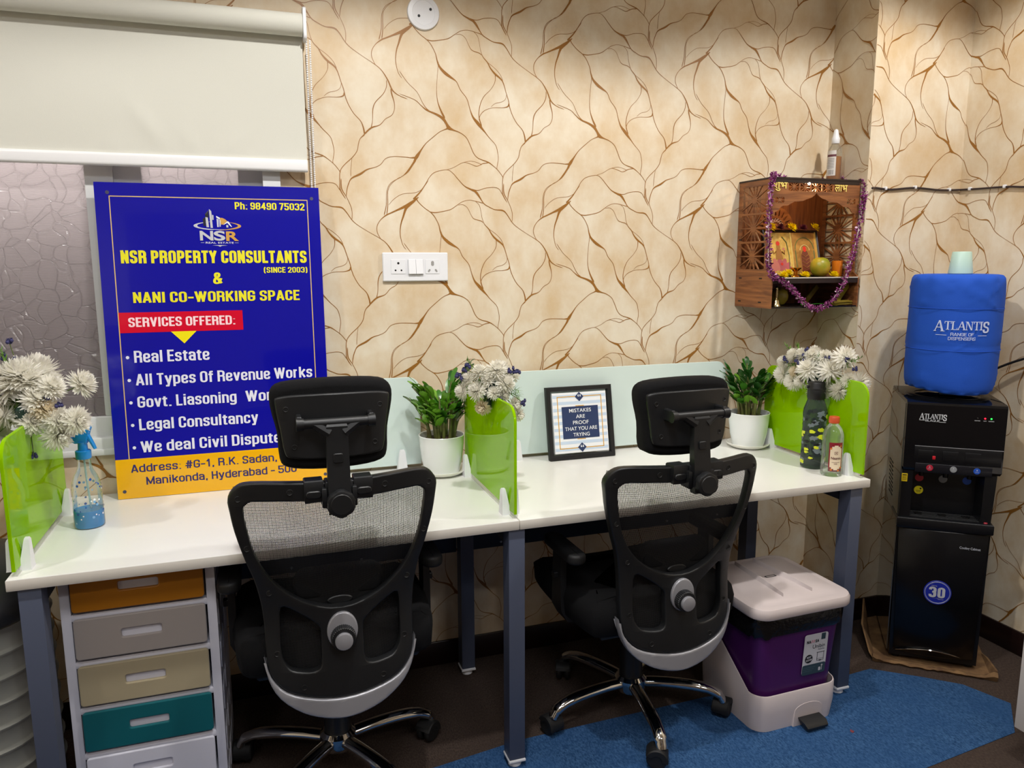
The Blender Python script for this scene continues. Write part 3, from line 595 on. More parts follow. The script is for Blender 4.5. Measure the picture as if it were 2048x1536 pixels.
for s_, h_, u, v, w_, st in (('Ph: 98490 75032', .0205, .367, .8365, .198, .17), ('NSR PROPERTY CONSULTANTS', .0365, .055, .680, .509, .205), ('(SINCE 2003)', .0165, .438, .651, .127, .17), ('&', .034, .295, .619, .027, .18), ('NANI CO-WORKING SPACE', .0305, .079, .568, .459, .175)):
    gtext(MB(), s_, h_, E(u, v), w_, st=st).obj('yellow_lettering', m_text_y, t)
gtext(MB(), 'SERVICES OFFERED:', .027, E(.062, .4995), .288, st=.175).obj('banner_lettering', m_spk, bn)
for s_, v, w_, h_ in (('Real Estate', .397, .202, .034), ('All Types Of Revenue Works', .331, .494, .033), ('Govt. Liasoning', .266, .270, .033), ('Legal Consultancy', .200, .328, .033), ('We deal Civil Disputes', .134, .412, .033)):
    ln = gtext(MB(), s_, h_, E(.070, v), w_, st=.16).obj('white_lettering', m_text_w, t)
    MB().flat(ell(.0048, .0048, 8, .053, v + .0155), Z, 0, MS).obj('bullet', m_text_w, ln)
gtext(MB(), 'Works', .033, E(.366, .266), .122, st=.16).obj('white_lettering', m_text_w, t)
for s_, u, v, w_ in (('Address: #G-1, R.K. Sadan, Kh', .040, .0765, .455), ('Manikonda, Hyderabad - 500', .078, .0375, .425)): gtext(MB(), s_, .0235, E(u, v), w_, st=.158, cw=1.22, gap=.09).obj('address_lettering', m_text_n, t)
for u, v in ((.033, .877), (.587, .872), (.019, .022), (.589, .022)): MB().slab(ell(.005, .005, 14, u, v), 0, .0012, 0, 0, MS).obj('screw', P('screw_grey', '55556a', .4, metal=.6), t)
# logo: ring, towers, house, letters
m_ls = P('logo_silver', 'c4c6cc', .3); m_lg = P('logo_gold', 'cf9d4a', .3); m_ld = P('logo_dark', '12141f', .4); m_lb = P('logo_bright', 'eceef6', .3)
LG = MS @ T(.2305, .7275, Z)                          # crop pixels of the logo -> board
k = .0000905
def lp(pts): return [(x * k, (1400 - y) * k) for x, y in pts]
mb = MB()
def arc(x0, y0, rx, ry, a0, a1, w0, w1, mi):
    n = 40; o = []; i_ = []
    for q in range(n + 1):
        a = math.radians(a0 + (a1 - a0) * q / n); w_ = w0 + (w1 - w0) * math.sin(PI * q / n)
        o.append((x0 + rx * math.cos(a), y0 + ry * math.sin(a))); i_.append((x0 + (rx - w_ * 1.3) * math.cos(a), y0 + (ry - w_ * .6) * math.sin(a)))
    for q in range(n): mb.flat(lp([o[q], o[q + 1], i_[q + 1], i_[q]]), 0, mi, LG)
arc(950, 735, 720, 135, 100, 255, 6, 70, 0); arc(960, 740, 640, 118, 60, 200, 4, 26, 3); arc(950, 735, 720, 138, -62, 88, 8, 80, 1)
for pts, mi in (([(515, 520), (600, 450), (600, 740), (530, 740)], 2), ([(600, 460), (670, 475), (690, 780), (615, 780)], 0), ([(590, 360), (700, 245), (700, 480), (600, 450)], 2), ([(590, 365), (700, 245), (700, 275), (600, 385)], 0), ([(720, 205), (785, 265), (805, 800), (735, 800)], 0), ([(800, 385), (845, 400), (840, 545), (805, 545)], 0),
                ([(925, 415), (1030, 475), (1030, 530), (925, 465)], 3), ([(935, 500), (965, 510), (965, 770), (940, 770)], 3), ([(980, 515), (1000, 525), (1000, 770), (985, 770)], 3), ([(1020, 530), (1045, 545), (1045, 760), (1025, 760)], 3),
                ([(1030, 475), (1110, 480), (1190, 520), (1250, 580), (1120, 690), (1060, 690), (1040, 560)], 1), ([(1250, 585), (1290, 590), (1390, 765), (1345, 745), (1250, 635), (1135, 700), (1130, 690)], 3), ([(1215, 705), (1275, 705), (1275, 780), (1215, 780)], 0)):
    mb.flat(lp(pts), .0003, mi, LG)
B = lambda x, y: LG @ T(x * k, (1400 - y) * k, .0006)
mb.text('N', 300 * k, B(400, 1190), 400 * k, 0, .03); mb.text('S', 300 * k, B(820, 1190), 345 * k, 0, .03); mb.text('R', 300 * k, B(1190, 1200), 385 * k, 1, .03)
mb.text('REAL ESTATE', 58 * k, B(565, 1300), 845 * k, 3, .0)
for a, b in ((415, 520), (1450, 1560)): mb.flat(lp([(a, 1268), (b, 1268), (b, 1278), (a, 1278)]), .0004, 0, LG)
mb.flat(lp([(760, 1355), (930, 1348), (1060, 1348), (1220, 1358), (1050, 1368), (990, 1400), (930, 1368)]), .0004, 0, LG)
mb.obj('logo', [m_ls, m_lg, m_ld, m_lb], t)

# ---------------------------------------------------------------- framed quote
fo = Vector((1.079, -.0975, DH + .001)); fup = Vector((0, .047, .248)).normalized(); MF = frame((0, 0, 0), Vector((1, -.002, 0)), fup)
t = thing('picture_frame', 'black framed quotation leaning on the frosted screen, with a navy text block', 'picture frame', fo)
FW, FH = .248, .254; fr_m = P('black_grained_frame', '121214', .5, bump=(160, .001), stretch=(1, 1, .2)); mb = MB()
o4 = [(-FW / 2, 0), (FW / 2, 0), (FW / 2, FH), (-FW / 2, FH)]; b_ = .0235
def fr4(d): return inset(o4, d)
mb.loft([[(p[0], p[1], z) for p in fr4(d)] for d, z in ((0, -.014), (0, .004), (.003, .007), (b_ - .004, .006), (b_, .002), (b_, -.012), (0, -.014))], caps=False, M=MF)
mb.obj('frame', fr_m, t)
cx, cy = 0, FH / 2; PW, PH = FW - 2 * b_, FH - 2 * b_
m_pw = P('print_white', 'eef0f4', .5); m_pb = P('print_pale_blue', 'c6d6ea', .5); m_pn = P('print_navy', '27375f', .45); m_po = P('print_ochre', 'd9a643', .45)
MB().box(-PW / 2 - .002, b_ - .002, -.012, PW / 2 + .002, FH - b_ + .002, 0, 0, MF).obj('print_sheet', m_pw, t)
mb = MB()
for i in range(9):
    v = b_ + .006 + i * PH / 9; mb.flat([(-PW / 2, v), (PW / 2, v), (PW / 2, v + .0105), (-PW / 2, v + .0105)], .0003, 0, MF)
mb.obj('stripes', m_pb, t)
mb = MB(); q = .016; w2, h0, h1 = PW / 2 - q, b_ + q - .003, FH - b_ - q + .005
for a, b, c, d in ((-w2, h0, w2, h0 + .003), (-w2, h1 - .003, w2, h1), (-w2, h0, -w2 + .003, h1), (w2 - .003, h0, w2, h1), (-.016, FH / 2 + .0565, .016, FH / 2 + .059), (-.016, FH / 2 - .0595, .016, FH / 2 - .057)): mb.flat([(a, b), (c, b), (c, d), (a, d)], .0006, 0, MF)
mb.obj('ochre_border', m_po, t)
mb = MB(); mb.flat(rrect(.138, .112, .001, 2, 0, FH / 2), .0009, 0, MF)
mb.obj('navy_block', m_pn, t)
for v in (h0 + .003, h1 - .003): MB().flat([(0, v - .0165), (.0165, v), (0, v + .0165), (-.0165, v)], .0010, 0, MF).obj('navy_diamond', m_pn, t)
for i, s_ in enumerate(('MISTAKES', 'ARE', 'PROOF', 'THAT YOU ARE', 'TRYING')): MB().text(s_, .0133, MF @ T(0, FH / 2 + .0355 - i * .0211, .0012), (.083, .034, .059, .122, .062)[i], 0, .004, 'C').obj('lettering', m_pw, t)
for v in (h0 + .003, h1 - .003): MB().text('“', .0235, MF @ T(0, v - .014, .0012), .0125, 0, .01, 'C').obj('quote_mark', m_pw, t)
MB().loft([[(-.03, .04, -.013), (.03, .04, -.013), (.03, .2, -.013), (-.03, .2, -.013)], [(-.03, .04, -.016), (.03, .04, -.016), (.03, .2, -.016), (-.03, .2, -.016)]], 0, MF).obj('back_strut', m_black, t)

# ================================================================ OFFICE CHAIRS
# local axes: origin on the floor under the gas lift, +y towards the desk
YB = -.285
def mir(h): return h + [(-x, z) for x, z in h[::-1] if x > 1e-6]
OUT = smooth_line(mir([(0, .926), (.10, .929), (.185, .930), (.217, .920), (.236, .893), (.234, .86), (.226, .81), (.208, .74), (.192, .69), (.180, .63), (.175, .57), (.173, .49), (.163, .445), (.13, .41), (.07, .392), (0, .385)]), 3, True)
OPEN = smooth_line(mir([(0, .884), (.10, .885), (.176, .887), (.197, .880), (.205, .862), (.197, .80), (.187, .757), (.168, .71), (.137, .667), (.088, .629), (.035, .609), (0, .606)]), 3, True)
WINR = smooth_line([(.136, .615), (.1395, .56), (.139, .498), (.126, .468), (.108, .458), (.068, .455), (.052, .468), (.05, .51), (.05, .553), (.062, .572), (.108, .606)], 3, True)
WINL = [(-x, z) for x, z in WINR]
TRIM = smooth_line([(-.179, .492), (-.172, .44), (-.147, .393), (-.10, .357), (-.05, .338), (0, .331), (.05, .338), (.10, .357), (.147, .393), (.172, .44), (.179, .492), (.166, .445), (.132, .408), (.07, .389), (0, .382), (-.07, .389), (-.132, .408), (-.166, .445)], 3, True)
def bulge(x, z): return YB + 1.0 * x * x - .06 * (z - .72) + .035 * math.exp(-((z - .60) / .16) ** 2) - .012
def wback(off): return lambda u, v, w: (u, bulge(u, v) + off + w, v)
def make_chair(label):
    t = thing('office_chair', label, 'chair', (0, 0, 0), 0)
    fr = MB().plate([OUT, OPEN, WINR, WINL], .026, .004, cut=.03, warp=wback(-.013)).obj('back_frame', m_black, t, ang=50)
    for x, z in ((.2145, .893), (.105, .908), (.202, .772), (.160, .655), (.150, .503), (.093, .42)):
        for s_ in (-1, 1):
            y = bulge(x, z) - .0135; MB().cyl((s_ * x, y, z), (s_ * x, y + .004, z), .0055, n=12).tube([(s_ * x + .0065 * math.cos(a), y - .0002, z + .0065 * math.sin(a)) for a in [2 * PI * i / 12 for i in range(12)]], .0012, 5, closed=True).obj('frame_screw', m_rubber, fr)
    rows = []
    for k in range(41):
        z = .40 + .515 * k / 40; hw = max(x for x, zz in OUT if abs(zz - z) < .03) - .012
        rows.append([(x, bulge(x, z) + .017, z) for x in [hw * (2 * i / 24 - 1) for i in range(25)]])
    MB().sheet(rows).obj('back_mesh', m_mesh, t)
    MB().plate([TRIM], .030, .004, cut=.03, warp=wback(-.016)).obj('back_trim', m_silver, t, ang=50)
    y0 = bulge(0, .55) - .013
    kp = MB().slab(ell(.036, .0465, 36, .0, .549), -.010, .002, .004, 0, T(0, y0, 0) @ XZ, 3).obj('adjuster_plate', m_silver, t)
    mb = MB()
    rib = [(r * math.cos(a), r * math.sin(a) + .537) for i in range(72) for a in [2 * PI * i / 72] for r in [.0292 if i % 2 else .0276]]
    mb.slab(rib, -.030, -.008, .002, 0, T(0, y0, 0) @ XZ); kn = mb.obj('adjuster_knob', m_black, t)
    MB().slab(ell(.0208, .0208, 30, 0, .5345), -.040, -.028, .003, 0, T(0, y0, 0) @ XZ, 2).obj('knob_cap', m_silver, kn)
    # lumbar pad between mesh and sitter
    lb = MB().slab(rrect(.21, .075, .03, 6, 0, .655), -.006, .030, .012, 0, T(0, bulge(0, .65) + .028, 0) @ XZ, 3).obj('lumbar_pad', m_fabric, t)
    MB().slab(rrect(.20, .03, .012, 5, 0, .612), -.004, .02, .004, 0, T(0, bulge(0, .62) + .024, 0) @ XZ).slab(ell(.03, .011, 24, 0, .612), -.010, -.003, .002, 0, T(0, bulge(0, .62) + .024, 0) @ XZ).obj('lumbar_bracket', m_black, t)
    # headrest
    HO = smooth_line([(-.121, .972), (-.124, 1.03), (-.136, 1.09), (-.134, 1.125), (-.11, 1.143), (-.04, 1.150), (.04, 1.150), (.11, 1.143), (.134, 1.125), (.136, 1.09), (.124, 1.03), (.121, .972), (.105, .952), (.05, .945), (-.05, .945), (-.105, .952)], 3, True)
    hw = lambda off: (lambda u, v, w: (u, -.283 + off + w + 1.2 * u * u - .25 * (v - 1.05) * 0, v))
    MB().plate([HO], .064, .016, cut=.03, warp=hw(0)).obj('headrest_cushion', m_fabric, t, ang=60)
    HP = smooth_line([(-.110, .990), (-.117, 1.04), (-.126, 1.10), (-.118, 1.116), (-.06, 1.121), (.06, 1.121), (.118, 1.116), (.126, 1.10), (.117, 1.04), (.110, .990), (.095, .977), (.04, .973), (-.04, .973), (-.095, .977)], 3, True)
    hp = MB().plate([HP], .014, .004, cut=.03, warp=hw(-.011)).obj('headrest_plate', m_black, t, ang=50)
    for x, z in ((.1035, 1.089), (.089, 1.003)):
        for s_ in (-1, 1):
            y = -.294 + 1.2 * x * x; MB().tube([(s_ * x + .0055 * math.cos(a), y - .0004, z + .0055 * math.sin(a)) for a in [2 * PI * i / 12 for i in range(12)]], .0012, 5, closed=True).cyl((s_ * x, y - .0003, z), (s_ * x, y + .004, z), .004, n=10).obj('plate_screw', m_rubber, hp)
    am = MB(); am.loft([[(-.0245, -.352, .86), (.0245, -.352, .86), (.0245, -.328, .86), (-.0245, -.328, .86)], [(-.0245, -.345, .94), (.0245, -.345, .94), (.0245, -.322, .94), (-.0245, -.322, .94)],
                        [(-.024, -.338, 1.0), (.024, -.338, 1.0), (.024, -.318, 1.0), (-.024, -.318, 1.0)], [(-.023, -.338, 1.055), (.023, -.338, 1.055), (.023, -.316, 1.055), (-.023, -.316, 1.055)], [(-.021, -.334, 1.061), (.021, -.334, 1.061), (.021, -.32, 1.061), (-.021, -.32, 1.061)]])
    for s_ in (-1, 1): am.tube([(s_ * .015, -.328, 1.040), (s_ * .045, -.324, 1.060), (s_ * .05, -.324, 1.062)], [.014, .0115, .011], 8)
    am.cyl((-.076, -.324, 1.062), (.076, -.324, 1.062), .0112, n=16)
    for s_ in (-1, 1):
        am.cyl((s_ * .069, -.324, 1.062), (s_ * .085, -.324, 1.062), .0135, .0155, 16)
        am.box(s_ * .078 - .006, -.324, 1.046, s_ * .078 + .006, -.283, 1.078, bev=.003)
    arm = am.obj('headrest_arm', m_black, t, ang=30)
    MB().slab(rrect(.021, .021, .004, 3, 0, .985), -.003, .003, .001, 0, T(0, -.341, 0) @ XZ).obj('release_button', m_black, arm)
    mb = MB(); yb = bulge(0, .905) - .013
    for s_ in (-1, 1):
        mb.box(s_ * .054 - .021, yb - .008, .884, s_ * .054 + .021, yb + .032, .934, bev=.003)
        mb.box(s_ * .033 - .005, yb - .022, .874, s_ * .033 + .005, yb + .02, .918, bev=.002)
        mb.slab(rrect(.034, .017, .008, 5, s_ * .055, .903), -.012, -.006, .002, 0, T(0, yb, 0) @ XZ)
        mb.cyl((s_ * .062, yb - .0135, .903), (s_ * .062, yb - .011, .903), .0048, n=12)
    mb.box(-.03, yb - .012, .868, .03, yb + .03, .93, bev=.003); br = mb.obj('headrest_bracket', m_black, t)
    kr = [(r * math.cos(a), r * math.sin(a) + .889) for i in range(48) for a in [2 * PI * i / 48] for r in [.031 - .0016 * (math.cos(6 * a) > .6)]]
    MB().slab(kr, -.062, -.040, .004, 0, T(0, yb + .006, 0) @ XZ, 2).cyl((0, yb - .038, .889), (0, yb, .889), .018).slab(ell(.024, .024, 24, 0, .889), -.0635, -.060, .002, 0, T(0, yb + .006, 0) @ XZ).obj('clamp_knob', m_black, t)
    # seat, arms, mechanism
    rg = []
    for zz, d in ((.425, .05), (.415, .02), (.43, .004), (.46, 0), (.49, .008), (.503, .03), (.507, .08), (.506, .16)):
        o = inset(smooth_line([(-.2, -.205), (0, -.215), (.2, -.205), (.242, -.16), (.255, 0), (.245, .2), (.2, .262), (0, .275), (-.2, .262), (-.245, .2), (-.255, 0), (-.242, -.16)], 4, True), d)
        rg.append([(x, y, zz + (.02 * (x / .25) ** 2 if zz > .45 else 0) - (.03 * max(0, y - .15) / .12 if zz > .48 else 0)) for x, y in o])
    MB().loft(rg).obj('seat', m_fabric, t, ang=60)
    MB().box(-.2, -.18, .40, .2, .2, .424, bev=.008).obj('seat_pan', m_black, t)
    MB().box(-.06, -.16, .352, .06, .10, .402, bev=.012).box(-.035, -.24, .372, .035, -.10, .40, bev=.006).box(-.035, -.245, .372, .035, -.225, .47, bev=.006).obj('tilt_mechanism', m_black, t)
    for s_ in (-1, 1):
        mb = MB(); mb.loft([[(s_ * .16, -.05, .404), (s_ * .16, .03, .404), (s_ * .16, .03, .418), (s_ * .16, -.05, .418)], [(s_ * .242, -.05, .404), (s_ * .242, .03, .404), (s_ * .238, .03, .42), (s_ * .238, -.05, .42)], [(s_ * .262, -.045, .44), (s_ * .262, .025, .44), (s_ * .244, .025, .45), (s_ * .244, -.045, .45)], [(s_ * .263, -.04, .52), (s_ * .263, .02, .52), (s_ * .244, .02, .52), (s_ * .244, -.04, .52)], [(s_ * .261, -.04, .618), (s_ * .261, .02, .618), (s_ * .244, .02, .618), (s_ * .244, -.04, .618)]])
        mb.box(s_ * .268 - .006, -.02, .535, s_ * .268 + .006, .0, .552, bev=.002)
        ar = mb.obj('armrest', m_black, t, ang=30)
        MB().slab(rrect(.056, .215, .03, 6, s_ * .252, -.04), .618, .648, .009, 0, None, 3).obj('arm_pad', m_rubber, ar)
    MB().lathe([(.026, .15), (.026, .36)], 24).lathe([(.036, .105), (.036, .27), (.032, .29)], 24).obj('gas_lift', m_black, t)
    MB().lathe([(.045, .075), (.05, .085), (.05, .115), (.04, .125)], 28).obj('base_hub', m_chrome, t)
    for k in range(5):
        a = math.radians(12 + 72 * k)
        sp = MB().tube(smooth_line([(.03, 0, .100), (.10, 0, .104), (.18, 0, .102), (.235, 0, .094), (.268, 0, .080), (.280, 0, .066), (.285, 0, .056)], 4), [.021] * 12 + [.0195] * 6 + [.017] * 7, 14, flat=.72).obj('base_spoke', m_chrome, t, ang=60)
        sp.rotation_euler = (0, 0, a)
        cs = MB(); cs.cyl((0, 0, .035), (0, 0, .06), .006, n=10)
        for s_ in (-1, 1): cs.slab(ell(.0295, .0295, 26, -.012, .0298), s_ * .014 - .009, s_ * .014 + .009, .005, 0, XZ)
        hood = [(-.012 + .0325 * math.cos(b), .0298 + .0325 * math.sin(b)) for b in [math.radians(-15 + 175 * i / 16) for i in range(17)]]; hood += [(-.012 + .013 * math.cos(b), .0298 + .013 * math.sin(b)) for b in [math.radians(160 - 175 * i / 8) for i in range(9)]]
        cs.slab(hood, -.026, .026, .003, 0, XZ)
        c_ = cs.obj('castor', m_rubber, t, ang=40); c_.location = (.281 * math.cos(a), .281 * math.sin(a), 0); c_.rotation_euler = (0, 0, a + (.5, -.9, 1.75, 1.2, -2.0)[k])
    return t
UPPER_OUT = ('base_', 'castor', 'gas_lift')
ch1 = make_chair('black mesh office chair in front of the blue signboard')
ch2 = copy_tree(ch1); ch2['label'] = 'black mesh office chair in front of the framed quote, beside the pedal bin'
for c in (ch1, ch2): c['group'] = 'black mesh office chairs'
ch1.location = (.175, -.465, .0025); ch2.location = (1.083, -.475, .0025); ch2.rotation_euler = (0, 0, math.radians(1.5))
for o in bpy.data.objects:
    if o.parent == ch2:
        if not o.name.startswith(UPPER_OUT): o.location.z -= .044
        elif o.name.startswith('castor'):
            a = math.radians(31); x, y = o.location.x, o.location.y; o.location.x, o.location.y = x * math.cos(a) - y * math.sin(a), x * math.sin(a) + y * math.cos(a); o.rotation_euler.z += a
        elif o.name.startswith('base_spoke'): o.rotation_euler.z += math.radians(31)

# ================================================================ FLOOR-STANDING THINGS
# blue carpet runner and scrap of petal
rug = [(2.258, -.846), (2.127, -.962), (1.74, -1.0), (1.2, -1.02), (-.6, -1.08), (-.6, -.60), (.43, -.548), (.70, -.508), (1.35, -.493), (1.876, -.538), (1.99, -.530), (2.12, -.632), (2.21, -.712)]
tag(MB().slab(rug, .0003, .0023, .0008).obj('carpet_runner', m_rug), 'blue carpet runner laid on the brown floor in front of the desks', 'carpet')
tag(MB().sheet([[(-.007, -.004, .001), (0, -.006, .004), (.007, -.003, .001)], [(-.006, .004, .002), (0, .006, .006), (.006, .004, .001)]]).obj('petal', P('dark_red_petal', '6a1426', .6)), 'dark red petal lying on the blue carpet in front of the bin', 'petal', None, (1.665, -.80, .0023), 30)

# ---------------------------------------------------------------- drawer tower
t = thing('drawer_tower', 'white plastic drawer tower with coloured drawer fronts under the left desk', 'drawer unit', (-.2795, -.55, 0))
TW, TD, TH = .168, .40, .698
m_tower = P('tower_white', 'd3d3df', .4)
mb = MB()
for s_ in (-1, 1):
    mb.box(s_ * .1585 - .0105, 0, .012, s_ * .1585 + .0105, .02, TH, bev=.004)
    mb.box(s_ * .163 - .005, .015, .012, s_ * .163 + .005, TD, TH, bev=.003)
    for k in range(6):
        for q in range(3): mb.box(s_ * .1675 - .002, .05 + q * .11, .03 + k * .1175, s_ * .1675 + .002, .13 + q * .11, .10 + k * .1175, bev=.0015)
for k in range(7): mb.box(-.148, -.001, -.0125 + k * .1185 if k else .004, .148, TD - .009, .0045 + k * .1185 if k else .012, bev=.002)
mb.box(-.16, TD - .008, .012, .16, TD, TH); mb.obj('tower_frame', m_tower, t)
for sx in (-1, 1):
    for sy in (.03, TD - .04): MB().cyl((sx * .14, sy, 0), (sx * .14, sy, .014), .014, n=14).obj('foot', m_tower, t)
for i, (c_, nm) in enumerate((('a86a10', 'ochre'), ('a49c98', 'greige'), ('a89c80', 'beige'), ('0d5a62', 'teal'), ('cfcfdb', 'white'), ('cfcfdb', 'white'))):
    zb = .6055 - .1185 * i; m_ = P('drawer_' + nm, c_, .35)
    o_ = rrect(.288, .101, .008, 4, 0, zb + .0505); ho = rrect(.088, .0215, .005, 4, .0, zb + .0545)
    d = MB().plate([o_, ho], .010, .0025, 0, T(0, -.012, 0) @ XZ).obj('drawer', m_, t, ang=20); d['label'] = nm + ' drawer front'
    MB().box(-.142, 0, zb + .006, .142, TD - .03, zb + .092).obj('drawer_box', m_tower, d)
    MB().slab(rrect(.092, .0255, .005, 4, .0, zb + .0545), -.004, .0, .0008, 0, XZ).obj('grip', m_tower, d)

# ---------------------------------------------------------------- pedal bin
t = thing('pedal_bin', 'purple pedal bin with a pale lid standing on the carpet under the desk', 'bin', (1.527, -.56, .0025), 1.5)
m_binb = P('bin_stone', 'd3c7c6', .38); m_purp = P('bin_purple', '48195a', .32, spec=.4); m_liner = P('bin_liner', '0c0c0e', .25, bump=(60, .006))
def rr3(w, d, r, z, cx=0, cy=0): return [(x, y, z) for x, y in rrect(w, d, r, 7, cx, cy)]
MB().loft([rr3(.270, .285, .04, .05), rr3(.292, .300, .042, .20), rr3(.322, .318, .045, .365)]).obj('bucket', m_purp, t, ang=50)
# base shell: low at the front, sweeping up at the back
n_ = len(rrect(1, 1, .1, 7)); mb = MB(); lo = rr3(.300, .310, .045, 0); rim = []
for x, y, z in rr3(.312, .322, .046, 0):
    u = min(max((y + .02) / .15, 0), 1); rim.append((x, y, .118 + .16 * u * u * (3 - 2 * u)))
inn = [(x * .975, y * .975, z) for x, y, z in rim]; inn2 = [(x * .96, y * .96, .04) for x, y, z in rim]
mb.loft([lo, [(x, y, z * .5) for x, y, z in rim], [(x, y, z - .004) for x, y, z in rim], [(x * .99, y * .99, z) for x, y, z in rim], inn, inn2], caps=False)
base = mb.obj('base', m_binb, t, ang=50)
MB().slab([(x, z) for x, z in ([(-.055, 0), (.055, 0), (.052, .05)] + [(.052 * math.cos(a), .05 + .022 * math.sin(a)) for a in [PI * i / 10 for i in range(1, 10)]] + [(-.052, .05)])], -.004, .004, .001, 0, T(.035, -.158, 0) @ XZ).obj('pedal_recess', P('recess_shade', 'c4b8b7', .45), base)
MB().loft([[(-.036, -.166, .018), (.036, -.166, .018), (.04, -.166, .030), (-.04, -.166, .030)], [(-.039, -.195, .012), (.039, -.195, .012), (.041, -.197, .026), (-.041, -.197, .026)], [(-.036, -.207, .008), (.036, -.207, .008), (.038, -.209, .016), (-.038, -.209, .016)]], 0, T(.035, .002, 0)).obj('pedal', m_black, t)
rg = []; random.seed(4)
for k, (z, w_) in enumerate(((.372, .326), (.355, .334), (.338, .333), (.328, .329))):
    rg.append([(x + random.uniform(-.002, .002), y + random.uniform(-.002, .002), z + (.010 * math.sin(11 * x + 5 * y) + random.uniform(-.006, .006)) * (k > 1) - (k > 1) * (.012 + (.020 * (.5 + .5 * math.sin(19 * x + .6)) if y < -.1 else .006))) for x, y, _ in rr3(w_, w_ - .004, .046, 0)])
MB().loft(rg, caps=False).obj('liner', m_liner, t)
lid = [rr3(.358, .352, .05, .372), rr3(.366, .360, .054, .378), rr3(.366, .360, .054, .396), rr3(.358, .352, .052, .404), rr3(.325, .318, .045, .408), rr3(.31, .304, .043, .407), rr3(.29, .284, .04, .412), rr3(.12, .11, .03, .419)]
L_ = MB().loft(lid).obj('lid', m_binb, t, ang=40)
for sx in (-1, 1):
    mb = MB(); rows = []
    for k in range(15):
        u = k / 14; y = -.125 + .26 * u; w_ = .020 * math.sin(PI * min(1, u * 1.0)) ** .8 + .0005; x = sx * (.036 + .018 * (1 - u)) + .0
        zz = .4135 + .0055 * math.sin(PI * u)
        rows.append([(x - w_, y, zz - .007), (x - w_ * .2, y, zz + .0105), (x + w_ * .05, y, zz + .0105), (x + w_, y, zz - .007)])
    mb.sheet(rows); mb.obj('lid_rib', m_binb, L_)
mb = MB()
for a, b, c, d in ((-.019, -.0055, .019, -.004), (-.019, .004, .019, .0055), (-.019, -.0055, -.0165, .0055), (.0165, -.0055, .019, .0055)): mb.box(a, b, .4195, c, d, .4202)
mb.obj('lid_badge', m_dark, L_)
lab = T(.052, -.1400, 0) @ R(3.1, 'X') @ XZ
ml = MB().slab(rrect(.088, .135, .008, 5, 0, .225), -.0012, 0, .0, 0, T(.0, -.003, 0) @ lab).obj('label', P('label_white', 'c9cad2', .4), t)
fl = T(0, -.0045, 0) @ lab; fm = lambda x, y: fl @ XZ @ T(x, y, 0)
FL2 = T(.052, -.1400, 0) @ R(3.1, 'X') @ T(0, -.0044, 0) @ frame((0, 0, 0), (1, 0, 0), (0, 0, 1))
m_slate = P('label_slate', '31454f', .4); m_ink = P('label_ink', '25252d', .5)
MB().flat(rrect(.088, .034, .006, 4, 0, .1745), .0, 0, FL2).obj('label_panel', m_slate, ml); MB().flat([(.018, .270), (.034, .270), (.034, .291), (.018, .291)], .0, 0, FL2).obj('label_panel', m_slate, ml)
gtext(MB(), 'NA', .0095, FL2 @ T(-.036, .264, 0), .0155, st=.2, cw=1.3).obj('label_lettering', m_dark, ml)
gtext(MB(), 'SA', .0095, FL2 @ T(-.004, .264, 0), .0135, st=.2, cw=1.3).obj('label_lettering', m_dark, ml)
mb = MB(); mb.flat([(-.0205, .264), (-.0165, .264), (-.0125, .2735), (-.0165, .2735)], .0003, 0, FL2); mb.flat([(-.0125, .264), (-.0085, .264), (-.005, .2735), (-.009, .2735)], .0003, 0, FL2); mb.obj('label_emblem', P('label_pink', 'd08898', .5), ml)
MB().text('Unibin', .0135, FL2 @ T(-.012, .2445, 0), .046).obj('label_lettering', m_ink, ml)
MB().text('Pedal Bin', .005, FL2 @ T(.01, .2365, 0), .024).obj('label_lettering', m_ink, ml)
mb = MB()
for a, b, c, d in ((.008, .201, .0095, .228), (.0325, .201, .034, .228), (.006, .227, .036, .229), (.0085, .2, .0335, .2015), (.0085, .206, .0335, .207)): mb.flat([(a, b), (c, b), (c, d), (a, d)], .0003, 0, FL2)
mb.flat([(.017, .1985), (.025, .1985), (.025, .2025), (.017, .2025)], .0004, 0, FL2); mb.obj('label_drawing', m_ink, ml)
st_ = [((.0155 if i % 2 else .0132) * math.cos(PI * i / 16) - .0225, (.0155 if i % 2 else .0132) * math.sin(PI * i / 16) + .2115) for i in range(32)]
b_ = MB().flat(st_, .0003, 0, FL2).obj('label_burst', m_dark, ml)
m_lt = P('label_pale', 'c9cad2', .4)
gtext(MB(), 'KEEP', .0062, FL2 @ T(-.0305, .2135, .0006) @ R(6), .016, st=.17).obj('label_lettering', m_lt, ml); gtext(MB(), 'CLEAN', .0062, FL2 @ T(-.0325, .204, .0006) @ R(6), .021, st=.17).obj('label_lettering', m_lt, ml)
mb = MB(); mb.flat(rrect(.008, .012, .002, 3, .022, .171), .0004, 0, FL2); mb.flat([(.029, .166), (.031, .166), (.031, .186), (.029, .186)], .0004, 0, FL2); mb.flat([(.026, .181), (.034, .181), (.033, .1835), (.027, .1835)], .0004, 0, FL2)
for k in range(3): mb.flat([(-.04, .181 - k * .006), (.006 - k * .006, .181 - k * .006), (.006 - k * .006, .1825 - k * .006), (-.04, .1825 - k * .006)], .0003, 1, FL2)
mb.obj('label_symbols', [m_lt, P('label_mid', '4c626c', .4)], ml)

